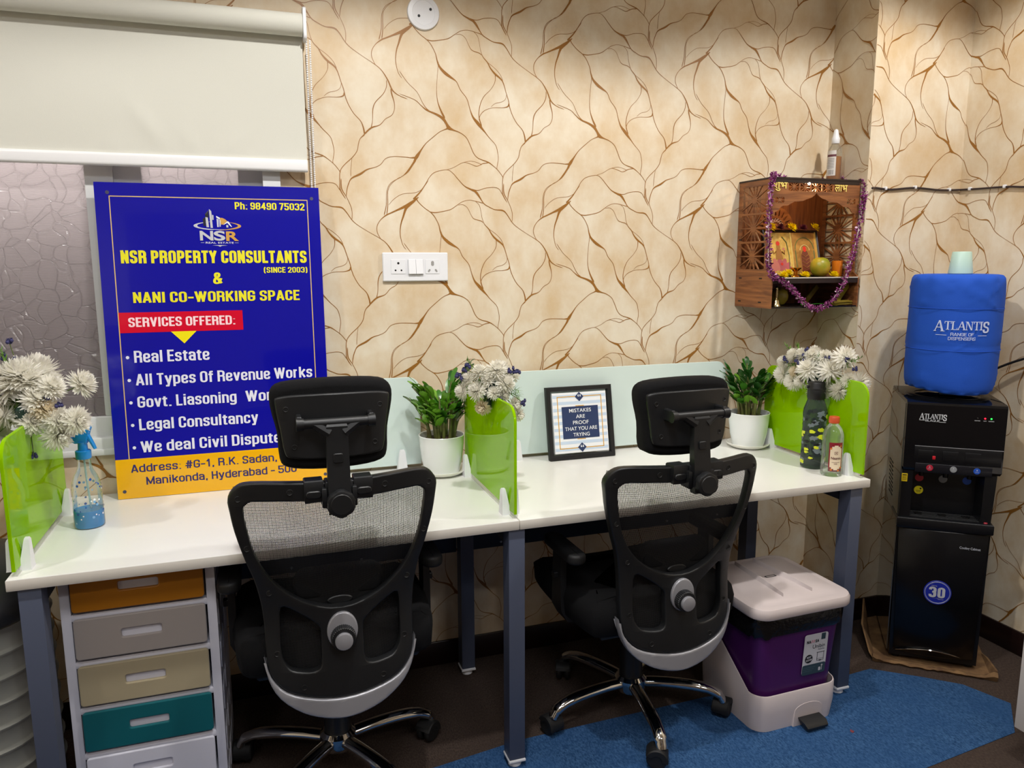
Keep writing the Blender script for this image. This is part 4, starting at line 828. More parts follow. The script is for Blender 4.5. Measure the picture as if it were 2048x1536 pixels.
# ---------------------------------------------------------------- water dispenser
m_gloss = P('gloss_black', '0b0c10', .07, spec=.6); m_satin = P('satin_black', '0e0f13', .3, spec=.45); m_side = P('gloss_grey_side', '4a4842', .06, spec=.7, coat=.6)
t = thing('water_dispenser', 'tall black water dispenser with a cooling cabinet standing in the corner', 'water dispenser', (2.314, -.459, .0037), -38)
W2, D2 = .1475, .17
lower = MB(); o0 = [(x, y) for x, y in ((-.140, -.150), (.134, -.150), (.138, D2), (-.146, D2))]; o1 = [(-.146, -.150), (.139, -.150), (.142, D2), (-.146, D2)]
lower.loft([[(x, y, .015) for x, y in o0], [(x, y, .53) for x, y in o1]]); lower.obj('lower_cabinet', m_satin, t)
MB().box(-.149, -.148, .03, -.146, D2, .93, bev=.001).obj('side_cover', m_side, t)
MB().box(.142, -.148, .70, .1475, D2, .93, bev=.001).obj('side_cover', m_side, t)
for sx in (-1, 1):
    for sy in (-.12, .14): MB().cyl((sx * .115, sy, -.0), (sx * .115, sy, .016), .016, n=12).obj('foot', m_rubber, t)
# cabinet door: slightly bowed
rg = []
for z, w_ in ((.035, .121), (.04, .124), (.25, .130), (.492, .137), (.497, .134)):
    rg.append([(x * w_ - .004, -.152 - .018 * (1 - x * x) - (.004 if .038 < z < .495 else 0), z) for x in [-1 + i / 8 for i in range(17)]] + [(w_ - .004, -.148, z), (-w_ - .004, -.148, z)])
door = MB().loft(rg).obj('cabinet_door', P('door_black', '090a0e', .22, spec=.4), t, ang=50)
MB().text('Cooling Cabinet', .0085, frame((.046, -.1715, .441), (1, -.05, 0), (0, 0, 1)), .062, 0, .01).obj('door_lettering', P('pale_print', 'b9bcc6', .4), door)
BD = frame((-.009, -.1762, .276), (1, 0, 0), (0, 0, 1)); m_bad = P('badge_blue', '1c2a9a', .3); m_bsil = P('badge_silver', 'c0c2ca', .3)
bd = MB().slab(ell(.043, .0435, 40), -.002, .0006, .0005, 0, BD).obj('badge', m_bad, door)
mb = MB()
for r in (.0395, .0375): mb.tube([(r * math.cos(2 * PI * i / 48), r * math.sin(2 * PI * i / 48), .0006) for i in range(48)], .0004, 4, 0, BD, closed=True)
mb.obj('badge_rings', m_bsil, bd)
gtext(MB(), '30', .038, BD @ T(-.0265, -.018, .0008), .05, st=.2).obj('badge_lettering', m_bsil, bd); MB().text('Celebrating', .0045, BD @ T(-.02, .0225, .0008), .017).obj('badge_lettering', m_bsil, bd)
MB().text('YEARS OF TRUST', .003, BD @ T(.002, -.0245, .0008), .019).flat([(-.02, -.0215), (.0, -.0195), (.022, -.012), (.0, -.0215)], .0006, 0, BD).obj('badge_lettering', m_bsil, bd)
pts = [(-.122 + .215 * i / 24, -.176 + .018 * ((i / 12 - 1) ** 2) * .9, .040 + .0205 * math.sin(PI * i / 24)) for i in range(25)]
MB().tube(pts, .0022, 6).obj('door_trim', m_chrome, t)
# drip tray shelf
tr = MB().box(-.152, -.176, .520, .140, -.04, .532, bev=.002).box(-.152, -.178, .498, .140, -.150, .534, bev=.004).obj('drip_tray', m_satin, t)
for k in range(7): MB().box(-.12, -.150 + k * .014, .532, .105, -.144 + k * .014, .5355, bev=.001).obj('grille_bar', m_black, tr)
for x in (-.079, -.005, .068): MB().slab(ell(.014, .011, 20, x, -.115), .5325, .537, 0).obj('drain', m_dark, tr)
MB().slab(ell(.006, .004, 14, .118, -.160), .532, .5365, .001).obj('float_marker', P('marker_red', 'b03040', .4), tr)
# tap bay: recessed back and side cheeks
MB().box(-.146, -.085, .53, .142, D2, .705).obj('bay_back', m_satin, t)
MB().loft([[(-.146, -.165, .53), (-.112, -.165, .53), (-.105, -.085, .53), (-.146, -.085, .53)], [(-.146, -.168, .70), (-.112, -.168, .70), (-.105, -.085, .70), (-.146, -.085, .70)]]).obj('bay_cheek', m_satin, t)
MB().loft([[(.102, -.158, .53), (.134, -.155, .53), (.138, -.085, .53), (.095, -.085, .53)], [(.102, -.165, .70), (.138, -.163, .70), (.138, -.085, .70), (.095, -.085, .70)]]).obj('bay_cheek', m_satin, t)
for x, z, c_, r in ((-.079, .656, 'd03a4c', .0135), (-.005, .657, '8c9096', .0135), (.068, .657, '2f62d8', .0135), (-.078, .611, 'e6d61c', .0145)):
    p = MB().slab(ell(r, r, 26, x, z), -.0875, -.0845, .0005, 0, XZ).obj('tap_sticker', P('sticker_' + c_, c_, .4), t)
    if r > .014: MB().slab(ell(.003, .003, 10, x + .006, z + .006), -.0885, -.0872, 0, 0, XZ).box(x - .009, -.088, z - .003, x + .007, -.0873, z - .0015).box(x - .007, -.088, z - .007, x + .006, -.0873, z - .0058).obj('sticker_print', m_dark, p)
for x in (-.079, -.005, .068): MB().cyl((x, -.118, .70), (x, -.118, .672), .010, .008, 16).obj('tap_spout', m_satin, t)
yl = MB().slab(rrect(.018, .028, .001, 2, -.138, .674), -.1700, -.1675, .0002, 0, XZ).obj('warning_sticker', P('sticker_yellow', 'd9b916', .4), t)
for k in range(4): MB().box(-.1445, -.1706, .6815 - k * .005, -.1315, -.1699, .6828 - k * .005 + (.002 if k == 0 else 0)).obj('sticker_print', m_dark, yl)
# head: glossy panel, tap buttons
rg = []
for z, y, w_ in ((.700, -.150, .142), (.703, -.170, .143), (.712, -.176, .1465), (.93, -.172, .1475), (.937, -.168, .1475), (.941, -.155, .146)): rg.append([(-w_, y, z), (w_, y, z), (w_, D2, z), (-w_, D2, z)])
MB().loft(rg).obj('head', m_gloss, t, ang=20)
MB().box(-.115, -.1768, .733, .142, -.170, .789, bev=.0015).obj('lever_panel', m_satin, t)
MB().box(-.110, -.1785, .699, .118, -.170, .7305, bev=.0015).obj('button_strip', P('strip_black', '14151c', .25), t)
MB().box(-.115, -.1775, .7885, .146, -.172, .7900).obj('panel_line', m_silver, t)
for x in (-.078, -.004, .062):
    MB().box(x - .026, -.1782, .741, x + .020, -.1765, .776, bev=.0008).obj('tap_lever', m_satin, t)
MB().box(-.0605, -.1815, .746, -.0515, -.1775, .758, bev=.001).obj('child_lock', P('lock_red', 'c01c2a', .35), t)
for x, c_, s_ in ((-.066, 'b3213a', 'HOT'), (.005, '8c8f94', 'NORMAL'), (.074, '1a4fb8', 'COLD')):
    b_ = MB().slab(ell(.0105, .0105, 24, x, .716), -.1795, -.178, .0005, 0, XZ).obj('tap_button', P('button_' + s_, c_, .35), t)
    MB().text(s_, .0028, frame((x, -.1797, .7115), (1, 0, 0), (0, 0, 1)), .011, 0, .01, 'C').slab([(x - .0025, .7175), (x + .0025, .7175), (x, .7225)], -.1800, -.1796, 0, 0, XZ).obj('button_print', m_bsil, b_)
# serif wordmark
SER = {'A': (.80, ['.0,.0 .09,.0 .44,1 .36,1', '.34,1 .48,1 .78,0 .60,0', '.17,.33 .60,.33 .60,.40 .17,.40', '-.05,0 .17,0 .17,.06 -.05,.06', '.52,0 .86,0 .86,.06 .52,.06']), 'T': (.70, ['.27,0 .43,0 .43,1 .27,1', '.0,.93 .70,.93 .70,1 .0,1', '.0,.72 .06,.72 .06,1 .0,1', '.64,.72 .70,.72 .70,1 .64,1', '.17,0 .53,0 .53,.06 .17,.06']),
       'L': (.66, ['.10,0 .26,0 .26,1 .10,1', '.0,0 .64,0 .64,.07 .0,.07', '.58,0 .64,0 .64,.3 .58,.2', '.0,.94 .36,.94 .36,1 .0,1']), 'N': (.84, ['.10,0 .17,0 .17,1 .10,1', '.10,1 .28,1 .74,0 .60,0', '.67,0 .74,0 .74,1 .67,1', '.0,.94 .28,.94 .28,1 .0,1', '.56,.94 .85,.94 .85,1 .56,1', '.0,0 .27,0 .27,.06 .0,.06']), 'I': (.38, ['.11,0 .27,0 .27,1 .11,1', '.0,0 .38,0 .38,.06 .0,.06', '.0,.94 .38,.94 .38,1 .0,1'])}
def wordmark(h, w, name, mat, parent, mp):
    """ATLANTIS with a taller A and S, each letter a part; mp maps (x, y, layer) to space"""
    wd = [.80 * 1.3, .66, .66, .74, .84, .66, .38, .62 * 1.25]; tot = sum(wd) + .02 * 7; kx = w / tot; x = 0
    for i, ch in enumerate('ATLANTIS'):
        mb = MB(); sc = 1.3 if i in (0, 7) else 1; dy = -.22 if i == 0 else (-.32 if i == 7 else 0); sc = 1.32 if i == 7 else sc
        if ch == 'S': gtext(mb, 'S', h * sc, Matrix.Identity(4), kx * .62 * 1.25, st=.15, fmap=lambda a, b, c: mp(x * kx + a, dy * h + b, c))
        else:
            for q, pl in enumerate(SER[ch][1]):
                pp = [tuple(float(v) for v in s_.split(',')) for s_ in pl.split()]
                sx = (1.3 if i == 0 else 1)
                mb.add([mp((x + a * sx) * kx, (dy + b * sc) * h, .0006 + q * 4e-6) for a, b in pp], [(0, 1, 2, 3)])
        mb.obj(name, mat, parent); x += wd[i] + .02
m_sil2 = P('wordmark_silver', 'd2d4da', .35)
FRN = lambda a, b, c: (-.108 + a, -.1735 - c, .884 + b)
head_lg = MB().box(-.108, -.1745, .8775, -.092, -.1738, .8787).box(-.048, -.1748, .8735, -.029, -.1738, .8747).obj('wordmark_line', m_sil2, t)
wordmark(.0165, .081, 'wordmark_letter', m_sil2, head_lg, FRN)
gtext(MB(), 'BLAQUE', .0072, frame((-.09, -.1742, .8745), (1, 0, 0), (0, 0, 1)), .043, st=.14, cw=1.8).obj('wordmark_letter', m_sil2, head_lg)
for x, c_, s_, e_ in ((.062, '1a1a1c', 'HEATING', 0), (.084, 'ff1830', 'HOT', 3.0), (.102, '20e040', 'COOLING', 3.0)):
    l_ = MB().ball((x, -.1745, .8945), .0028, 10).obj('indicator_light', P('led_' + s_, c_, .3, emit=e_ or None), t)
    MB().text(s_, .0032, frame((x, -.1748, .885), (1, 0, 0), (0, 0, 1)), .016 if len(s_) > 3 else .009, 0, .01, 'C').obj('indicator_lettering', m_sil2, l_)
MB().lathe([(.135, .9405), (.125, .945), (.105, .9435), (.095, .93), (.06, .925)], 36, M=T(0, 0, 0), cap=False).obj('bottle_seat', m_satin, t)
mb = MB()
for r_ in range(9):
    for c_ in range(2): mb.box(-.1500, -.01 + c_ * .05 + r_ * .004, .56 + r_ * .014, -.1488, .025 + c_ * .05 + r_ * .004, .565 + r_ * .014)
mb.obj('side_vents', m_dark, t)
MB().tube(smooth_line([(.10, D2 + .004, .25), (.11, D2 + .02, .35), (.08, D2 + .03, .55), (.10, D2 + .02, .9)], 4), .004, 8).obj('drain_pipe', m_rubber, t)

# water bottle under its blue cover, and the cup on top
t = thing('water_jug', 'large water bottle in a blue fabric cover standing upside down on the dispenser', 'water bottle', (2.309, -.466, .949), -38)
m_cover = P('blue_nonwoven', '2354c0', .75, spec=.2, bump=(700, .0006)); random.seed(9)
prof = [(.128, .022), (.134, .030), (.139, .05), (.1415, .10), (.1425, .16), (.142, .18), (.1432, .20), (.143, .27), (.1422, .30), (.1430, .32), (.1425, .36), (.140, .395), (.133, .410), (.118, .417), (.06, .418), (.001, .418)]
creases = [(random.uniform(0, 2 * PI), random.uniform(.05, .40), random.uniform(-.8, .8), random.uniform(.002, .0045), random.uniform(.03, .08)) for _ in range(34)] + [(-PI / 2 + .35, .34, -.62, .006, .10), (-PI / 2 + .62, .36, .5, .005, .08), (-PI / 2 - .3, .37, .25, .005, .06)]
rg = []
pr2 = smooth_line(prof, 3)
for r, z in pr2:
    ring = []
    for i in range(120):
        a = 2 * PI * i / 120; d = 0
        for a0, z0, sl, am, ln in creases:
            da = (a - a0 + PI) % (2 * PI) - PI; p = da * .14; dz = z - z0; q = dz - sl * p; s_ = p + sl * dz
            d += am * math.exp(-(q / .006) ** 2 - (s_ / ln) ** 2) * (1 if q > 0 else .25)
        d += .0012 * math.sin(7 * a + 9 * z) + (.004 * math.sin(13 * a) * max(0, (z - .39) / .03) if z < .416 else 0)
        rr = r + d * (1 if r > .07 else 0) + (.003 * math.sin(17 * a + 1) if z < .03 else 0); ring.append((rr * math.cos(a), rr * math.sin(a), z + (.006 * math.sin(2 * a + .8) if z < .05 else 0)))
    rg.append(ring)
cv = MB().loft(rg, caps=False).obj('fabric_cover', m_cover, t, ang=60)
MB().lathe([(.028, .0), (.028, .02), (.06, .03), (.125, .05), (.132, .08), (.132, .39), (.11, .405), (.001, .408)], 36).obj('bottle', P('bottle_blue', '2a4a7a', .15, spec=.5), t)
mb = MB()
for z in (.165, .305):
    mb.tube([(.1445 * math.cos(2 * PI * i / 80), .1445 * math.sin(2 * PI * i / 80), z) for i in range(80)], .0009, 5, closed=True)
mb.obj('seam', m_cover, cv)
JW = lambda x0, y0: (lambda a, b, c: ((.1465 + c) * math.cos(-PI / 2 + .045 + (x0 + a) / .1455), (.1465 + c) * math.sin(-PI / 2 + .045 + (x0 + a) / .1455), y0 + b))
m_cw = P('cover_print', 'c3cff0', .6)
wl = MB(); 
for a, b in ((-.085, -.052), (.040, .070)): wl.add([JW(0, .218)(x, y, 0) for x, y in ((a, 0), (b, 0), (b, .0016), (a, .0016))], [(0, 1, 2, 3)])
wl = wl.obj('wordmark_line', m_cw, cv)
wordmark(.028, .166, 'wordmark_letter', m_cw, wl, JW(-.090, .237))
gtext(MB(), 'RANGE OF', .0105, Matrix.Identity(4), .068, st=.15, cw=1.5, ax='C', fmap=JW(-.007, .217)).obj('wordmark_letter', m_cw, wl)
gtext(MB(), 'DISPENSERS', .0105, Matrix.Identity(4), .080, st=.15, cw=1.5, ax='C', fmap=JW(-.007, .203)).obj('wordmark_letter', m_cw, wl)
tag(MB().lathe([(.0355, 0), (.0375, .001), (.0375, .004), (.0295, .072), (.0275, .0745), (.001, .075)], 36).obj('cup', P('mint_cup', 'b6d3c6', .4)), 'pale mint cup turned upside down on top of the blue covered bottle', 'cup', None, (2.312, -.472, 1.3675))

# cardboard under the dispenser
t = thing('cardboard_tray', 'torn brown cardboard tray under the black water dispenser', 'cardboard', (2.314, -.459, 0), -40)
m_card = P('cardboard', '8a6a45', .85, var=(18, '5b4029')); random.seed(2)
MB().box(-.185, -.195, 0, .185, .19, .0035).obj('tray_base', m_card, t)
fr_ = []
for i in range(33):
    x = -.19 + .385 * i / 32; h_ = .013 + random.uniform(-.003, .004) + .016 * math.exp(-((x + .185) / .02) ** 2) + .022 * math.exp(-((x - .185) / .018) ** 2)
    fr_.append((x, h_, random.uniform(-.003, .003)))
MB().sheet([[(x, -.197 + j, .0) for x, h_, j in fr_], [(x, -.205 + j, h_ * .6) for x, h_, j in fr_], [(x, -.197 - j, h_) for x, h_, j in fr_], [(x, -.186 + j, h_ * .7) for x, h_, j in fr_], [(x, -.178, .004) for x, h_, j in fr_]]).obj('front_flap', m_card, t)
MB().loft([[(-.186, -.19, .003), (-.19, -.06, .003), (-.19, .02, .003), (-.186, .02, .003), (-.182, -.06, .003), (-.182, -.19, .003)], [(-.20, -.185, .022), (-.212, -.06, .05), (-.205, .06, .085), (-.200, .06, .085), (-.206, -.06, .05), (-.194, -.185, .022)], [(-.203, -.18, .028), (-.222, -.05, .068), (-.212, .075, .115), (-.206, .076, .116), (-.216, -.05, .068), (-.198, -.18, .028)]]).obj('side_flap', m_card, t)
MB().loft([[(.18, -.19, .003), (.186, -.19, .003), (.186, .0, .003), (.18, .0, .003)], [(.19, -.188, .034), (.196, -.188, .034), (.194, -.05, .012), (.188, -.05, .012)]]).obj('side_flap', m_card, t)

# power lead beside the dispenser
t = thing('power_lead', 'black power lead rising along the wall behind the blue covered bottle', 'cable', (2.5, -.33, .0))
MB().tube(smooth_line([(-.03, .03, .30), (.0, .05, .55), (.02, .03, .85), (.03, -.03, .955), (.045, -.14, 1.035), (.058, -.28, 1.095), (.066, -.45, 1.13), (.07, -.8, 1.15)], 5), .0045, 8).obj('lead', m_rubber, t)
MB().box(.062, -.83, 1.12, .073, -.77, 1.18, bev=.004).obj('plug', m_black, t)

# white cabinet at the right edge
t = thing('storage_cabinet', 'white storage cabinet at the right edge of the frame by the right wall', 'cabinet', (2.285, -1.49, 0))
m_cab = P('cabinet_white', 'd6d0cc', .35)
MB().box(-.25, -.45, .09, .275, .455, .62, bev=.002).obj('cabinet_body', m_cab, t); MB().box(-.235, -.44, 0, .27, .44, .09).obj('plinth', P('plinth_white', 'b9b1ad', .45), t)
for y0, y1 in ((-.447, .001), (.005, .452)):
    d = MB().box(-.270, y0, .092, -.252, y1, .618, bev=.0015).obj('door', m_cab, t)
    MB().tube([(-.27, (.04 if y0 > 0 else -.04), .45), (-.29, (.04 if y0 > 0 else -.04), .45), (-.29, (.04 if y0 > 0 else -.04), .56), (-.27, (.04 if y0 > 0 else -.04), .56)], .004, 8).obj('handle', m_chrome, d)

# grey ribbed bin left of the desk
t = thing('storage_tub', 'grey ribbed plastic tub with a charcoal lid beside the left end of the desk', 'storage bin', (-.735, -.36, 0))
m_tub = P('tub_grey', '9a9a92', .38); m_lidc = P('charcoal_lid', '2b2b2e', .4)
rg = []
z = .03
def tubr(d, z, wob=0): return [(x, y, z) for x, y in rrect(.392 + 2 * d, .40 + 2 * d, .13, 9)]
rg.append(tubr(-.02, .02)); rg.append(tubr(-.008, .03))
for k in range(9):
    z0 = .045 + k * .060; rg += [tubr(0, z0), tubr(.002, z0 + .044), tubr(.0055, z0 + .049), tubr(.006, z0 + .053), tubr(.001, z0 + .0565)]
rg.append(tubr(0, .592)); MB().loft(rg).obj('tub_body', m_tub, t, ang=60)
MB().loft([tubr(.012, .585), tubr(.02, .592), tubr(.02, .628), tubr(.012, .638), tubr(.0, .66), tubr(-.03, .69), tubr(-.08, .702)]).obj('tub_lid', m_lidc, t, ang=60)
MB().loft([tubr(-.03, 0), tubr(-.022, .004), tubr(-.022, .022)]).obj('tub_base', m_lidc, t)

# ================================================================ WALL SHRINE
t = thing('shrine_cabinet', 'small laser-cut wooden shrine cabinet hung on the wallpapered wall above the right desk', 'shrine', (1.9335, 0, 1.246))
m_wood = wood('walnut_ply', '6b4026', '9a6238', (2.5, 2.5, 30)); m_woodv = wood('walnut_ply_upright', '6b3a20', '955a30', (26, 2.5, 2.2)); m_wdark = P('burnt_edge', '241510', .5)
m_shelf = P('shelf_dark', '1a1514', .25, spec=.5); m_goldl = P('gold_letters', 'f8e07a', .35, metal=.15); m_mirror = P('shelf_edge', 'cfc8bd', .25)
HX, UD, LD = .1915, .187, .212
def star(cx, cy, w, h, r0, n=14, bar=.0032):
    hs = []
    for i in range(n):
        a, b = 2 * PI * i / n, 2 * PI * (i + 1) / n; pts = []
        for r_, seq in ((r0, (a, b)), (None, (b, a))):
            for q in ([seq[0] + (seq[1] - seq[0]) * j / 4 for j in range(5)] if r_ is None else [(a + b) / 2]):
                rr = r_ or min(w / 2 / max(abs(math.cos(q)), 1e-6), h / 2 / max(abs(math.sin(q)), 1e-6))
                pts.append((cx + rr * math.cos(q), cy + rr * math.sin(q)))
        c_ = (sum(p[0] for p in pts) / len(pts), sum(p[1] for p in pts) / len(pts)); o = inset(pts, bar / 2)
        hs.append(o)
    return hs
def sideM(x): return T(x, 0, 0) @ Matrix(((0, 0, 1, 0), (-1, 0, 0, 0), (0, 1, 0, 0), (0, 0, 0, 1)))
SP = [(.002, 0), (LD, 0), (LD, .108), (UD, .125), (UD, .45), (.002, .45)]
for x, nm in ((-HX, 'left'), (HX - .005, 'right')):
    hs = []
    for k in range(3): hs += star(.094, .184 + .1 * k, .146, .097, .011, 14, .0042)
    o = MB().plate([SP] + hs, .005, 0, 0, sideM(x)).obj('side_panel', m_wood, t, smooth=False)
for u, z in ((.03, .105), (.15, .105), (.03, .02), (.15, .02), (.02, .245)): MB().box(-HX - .0006, -u - .008, z - .0025, -HX + .001, -u + .008, z + .0025).obj('joint_slot', m_wdark, t)
MB().box(-HX + .005, -.006, 0, HX - .005, -.002, .45).obj('back_panel', m_woodv, t, smooth=False)
MB().box(-HX - .002, -UD - .004, .450, HX + .002, -.002, .4555).obj('top_board', m_wdark, t, smooth=False)
MB().box(-HX + .005, -LD, 0, HX - .005, -.006, .005).obj('bottom_board', m_shelf, t, smooth=False)
sh = MB().box(-HX + .005, -LD + .002, .1035, HX - .005, -.006, .1085).obj('shelf', m_shelf, t, smooth=False)
MB().box(-HX + .005, -LD - .001, .1055, HX - .005, -LD + .001, .1095).obj('shelf_edging', m_mirror, sh)
MB().box(-HX + .005, -LD + .001, .088, HX - .005, -LD + .006, .1035).obj('lower_rail', m_wdark, t)
half = [(.1865, .45), (.1865, .325), (.176, .322), (.172, .336), (.160, .341), (.152, .352), (.140, .359), (.122, .359), (.108, .366), (.092, .374), (.075, .374), (.058, .376), (.040, .383), (.022, .388), (.008, .397), (0, .406)]
VO = [(-x, z) for x, z in half] + half[::-1][1:]
hs = []
for k in range(5): hs += star(-.098 + .049 * k, .424, .046, .030, .003, 10, .0026)
for x in (-.155, .155): hs += star(x, .378, .040, .022, .003, 8, .0026)
val = MB().plate([VO] + hs, .004, 0, 0, T(0, -UD - .001, 0) @ XZ).obj('valance', m_wood, t, smooth=False)
MB().box(-HX + .005, -UD - .0025, .438, HX - .005, -UD - .0005, .450).obj('valance_rail', m_wdark, t, smooth=False)
VM = frame((0, -UD - .0015, 0), (1, 0, 0), (0, 0, 1))
MB().text('शुभ', .030, VM @ T(-.186, .408, .0015), .058, 0, .012, caph=False).obj('gold_lettering', m_goldl, val)
MB().text('लाभ', .024, VM @ T(.076, .412, .0015), .056, 0, .012, caph=False).obj('gold_lettering', m_goldl, val)
led = MB().ball((-.035, -UD - .002, .436), .005, 10).obj('led_bulb', P('led_warm_white', 'fff4e0', .3, emit=8.0), t)
_l = bpy.data.lights.new('shrine_led', 'POINT'); _l.energy = .55; _l.color = (1, .72, .38); _l.shadow_soft_size = .012
_o = bpy.data.objects.new('shrine_led', _l); COL.objects.link(_o); _o.location = (1.9335 - .02, -.165, 1.246 + .428)
# sunburst on the back
SBm = T(0, -.0115, 0) @ XZ; cx, cz = -.035, .285
so = [(cx + .085 * math.cos(a), cz + .085 * math.sin(a)) for a in [PI * i / 24 for i in range(25)]]
hs = []
for i in range(11):
    a = math.radians(12 + 15.6 * i); pts = []
    for u, w_ in ((.050, 0), (.053, .0042), (.057, .0048), (.064, .0030), (.078, 0), (.064, -.0030), (.057, -.0048), (.053, -.0042)):
        pts.append((cx + u * math.cos(a) - w_ * math.sin(a), cz + u * math.sin(a) + w_ * math.cos(a)))
    hs.append(pts)
hs.append([(cx + .042 * math.cos(a), cz + .042 * math.sin(a)) for a in [math.radians(25 + 130 * i / 16) for i in range(17)]] + [(cx + .037 * math.cos(a), cz + .037 * math.sin(a)) for a in [math.radians(155 - 130 * i / 16) for i in range(17)]])
MB().plate([so] + hs, .004, 0, 0, SBm).obj('sunburst', wood('amber_ply', '8a4c22', 'b87238', (2, 2, 20)), t, smooth=False)
mb = MB()
for i in range(7):
    a = math.radians(15 + 25 * i); px, pz = cx + .026 * math.cos(a), cz + .014 + .020 * math.sin(a)
    mb.tube([(px + .0062 * (1 - .1 * k / 3) * math.cos(a + k * .5) * (1 if k < 8 else .5), -.0155, pz + .0062 * math.sin(a + k * .5) * (1 if k < 8 else .5)) for k in range(12)], .0014, 5)
mb.obj('scroll_ornament', P('pale_pink_scroll', 'f0d0c8', .5), t)

# things in and on the shrine
SX, SZ = 1.9335, 1.246
fp = thing('deity_frame', 'framed pair of gold devotional panels leaning inside the wooden shrine', 'framed picture', (SX - .012, -.112, SZ + .1095))
DF = frame((0, 0, 0), (1, 0, 0), Vector((0, .045, .17)).normalized())
m_bronze = P('bronze_panel', '9a6c34', .3, metal=.35, var=(60, 'c09048')); m_gpanel = P('gold_panel', 'c39a46', .3, metal=.3, var=(70, 'dcbc6a')); m_gilt = P('gilt_strip', 'e2c878', .25, metal=.6)
mb = MB(); o4 = [(-.122, 0), (.122, 0), (.122, .176), (-.122, .176)]
mb.loft([[(p[0], p[1], z) for p in inset(o4, d)] for d, z in ((0, -.01), (0, .004), (.004, .006), (.009, .002), (.009, -.008))], caps=False, M=DF); mb.obj('frame', P('dark_brown_frame', '1f110d', .3), fp)
for x0, x1, m_, nm in ((-.113, -.003, m_gpanel, 0), (.003, .113, m_bronze, 1)):
    p = MB().box(x0, .009, -.006, x1, .167, -.001, 0, DF).obj('panel', m_, fp)
    c_ = (x0 + x1) / 2; mb = MB()
    if nm == 0:
        for i, (dx, dy, rx, ry, an) in enumerate(((0, .048, .012, .026, 0), (-.016, .046, .011, .025, 25), (.016, .046, .011, .025, -25), (-.029, .040, .009, .022, 50), (.029, .040, .009, .022, -50), (-.034, .030, .008, .018, 72), (.034, .030, .008, .018, -72))):
            a = math.radians(an); mb.flat([(c_ + dx + rx * math.cos(q) * math.cos(a) - ry * math.sin(q) * math.sin(a), dy + rx * math.cos(q) * math.sin(a) + ry * math.sin(q) * math.cos(a)) for q in [2 * PI * k / 20 for k in range(20)]], -.0006 + i * 1e-5, i % 2, DF)
        for pl, mi in (([(c_ - .016, .066), (c_ + .016, .066), (c_ + .010, .104), (c_ - .010, .104)], 2), (ell(.0085, .0105, 16, c_, .113), 2), (ell(.0085, .0085, 16, c_ - .001, .126), 3), (ell(.0055, .0055, 14, c_ + .008, .048), 3), (ell(.005, .005, 12, c_ - .026, .103), 1), (ell(.005, .005, 12, c_ + .022, .105), 1)): mb.flat(pl, -.0002 + mi * 2e-5, mi, DF)
        for s_ in (-1, 1): mb.tube([(c_ + s_ * .012, .096, 0), (c_ + s_ * .024, .086, 0), (c_ + s_ * .026, .100, 0)], .0022, 5, 2, DF); mb.tube([(c_ + s_ * .040, .02, 0), (c_ + s_ * .044, .08, 0), (c_ + s_ * .038, .13, 0), (c_ + s_ * .02, .152, 0)], .0018, 5, 4, DF)
    else:
        for s_, r_ in ((1, .0415), (1, .021)):
            mb.tube([(c_ + r_ * math.cos(a), (.105 if r_ > .03 else .098) + r_ * math.sin(a) * 1.05, 0) for a in [PI * i / 18 for i in range(19)]], .0016, 5, 5 if r_ < .03 else 4, DF)
            for q in (-1, 1): mb.tube([(c_ + q * r_, .100, 0), (c_ + q * r_, .025, 0)], .002, 5, 4 if r_ > .03 else 2, DF)
        mb.flat([(c_ - .020, .018), (c_ + .020, .018), (c_ + .019, .075), (c_ + .010, .098), (c_ - .010, .098), (c_ - .019, .075)], -.0004, 6, DF); mb.flat(ell(.0075, .011, 16, c_, .105), -.0003, 3, DF)
        for k in range(4): mb.tube([(c_ - .017, .085 - k * .014, 0), (c_, .075 - k * .014, 0), (c_ + .017, .085 - k * .014, 0)], .0012, 5, 2, DF)
    mb.obj('panel_relief', [P('lotus_pink', 'b4585c', .4), P('lotus_light', 'c87468', .4), P('relief_tan', 'a8743c', .35, metal=.3), P('vermilion', 'd02a14', .5), P('relief_green', '6a6f38', .4), P('relief_gilt', 'ecd28c', .3, metal=.4), P('relief_maroon', '6e3420', .4)], p)
MB().box(-.0028, .009, -.004, .0028, .167, .001, 0, DF).obj('divider_strip', m_gilt, fp); MB().box(.109, .006, -.004, .1135, .17, .003, 0, DF).obj('gilt_edge', m_gilt, fp)
# flowers
def petal(mb, M, L, w, el, curl, mi=0, n=4):
    """petal growing from the origin along +x, raised by el, curling up (curl>0)"""
    rows = []; x = z = 0; a = math.radians(el)
    for k in range(n + 1):
        u = k / n; ww = w * (math.sin(PI * min(.98, .18 + u * .72)) ** .7) * (.25 if u == 1 else 1)
        rows.append([(x, -ww / 2, z), (x, 0, z - w * .12), (x, ww / 2, z)]); x += L / n * math.cos(a); z += L / n * math.sin(a); a += math.radians(curl) / n
    mb.sheet(rows, mi, M)
def mum(R_, rings, seed, el0=-5, el1=82, w=.2, curl=40, n0=15):
    rnd = random.Random(seed); mb = MB()
    for k in range(rings):
        u = k / max(rings - 1, 1); L = R_ * (1 - .38 * u); n = max(5, int(n0 * (1 - .45 * u)))
        for i in range(n):
            a = 360 * (i + .5 * (k % 2)) / n + rnd.uniform(-7, 7)
            petal(mb, T(0, 0, .12 * R_ * u) @ R(a) @ T(R_ * .05, 0, 0), L * rnd.uniform(.88, 1.08), R_ * w, el0 + (el1 - el0) * u + rnd.uniform(-7, 7), curl * (1 - .3 * u), 0)
    mb.ball((0, 0, R_ * .02), (R_ * .14, R_ * .14, R_ * .16), 8)
    return mb
def upto(d): return Vector(d).normalized().to_track_quat('Z', 'Y').to_matrix().to_4x4()
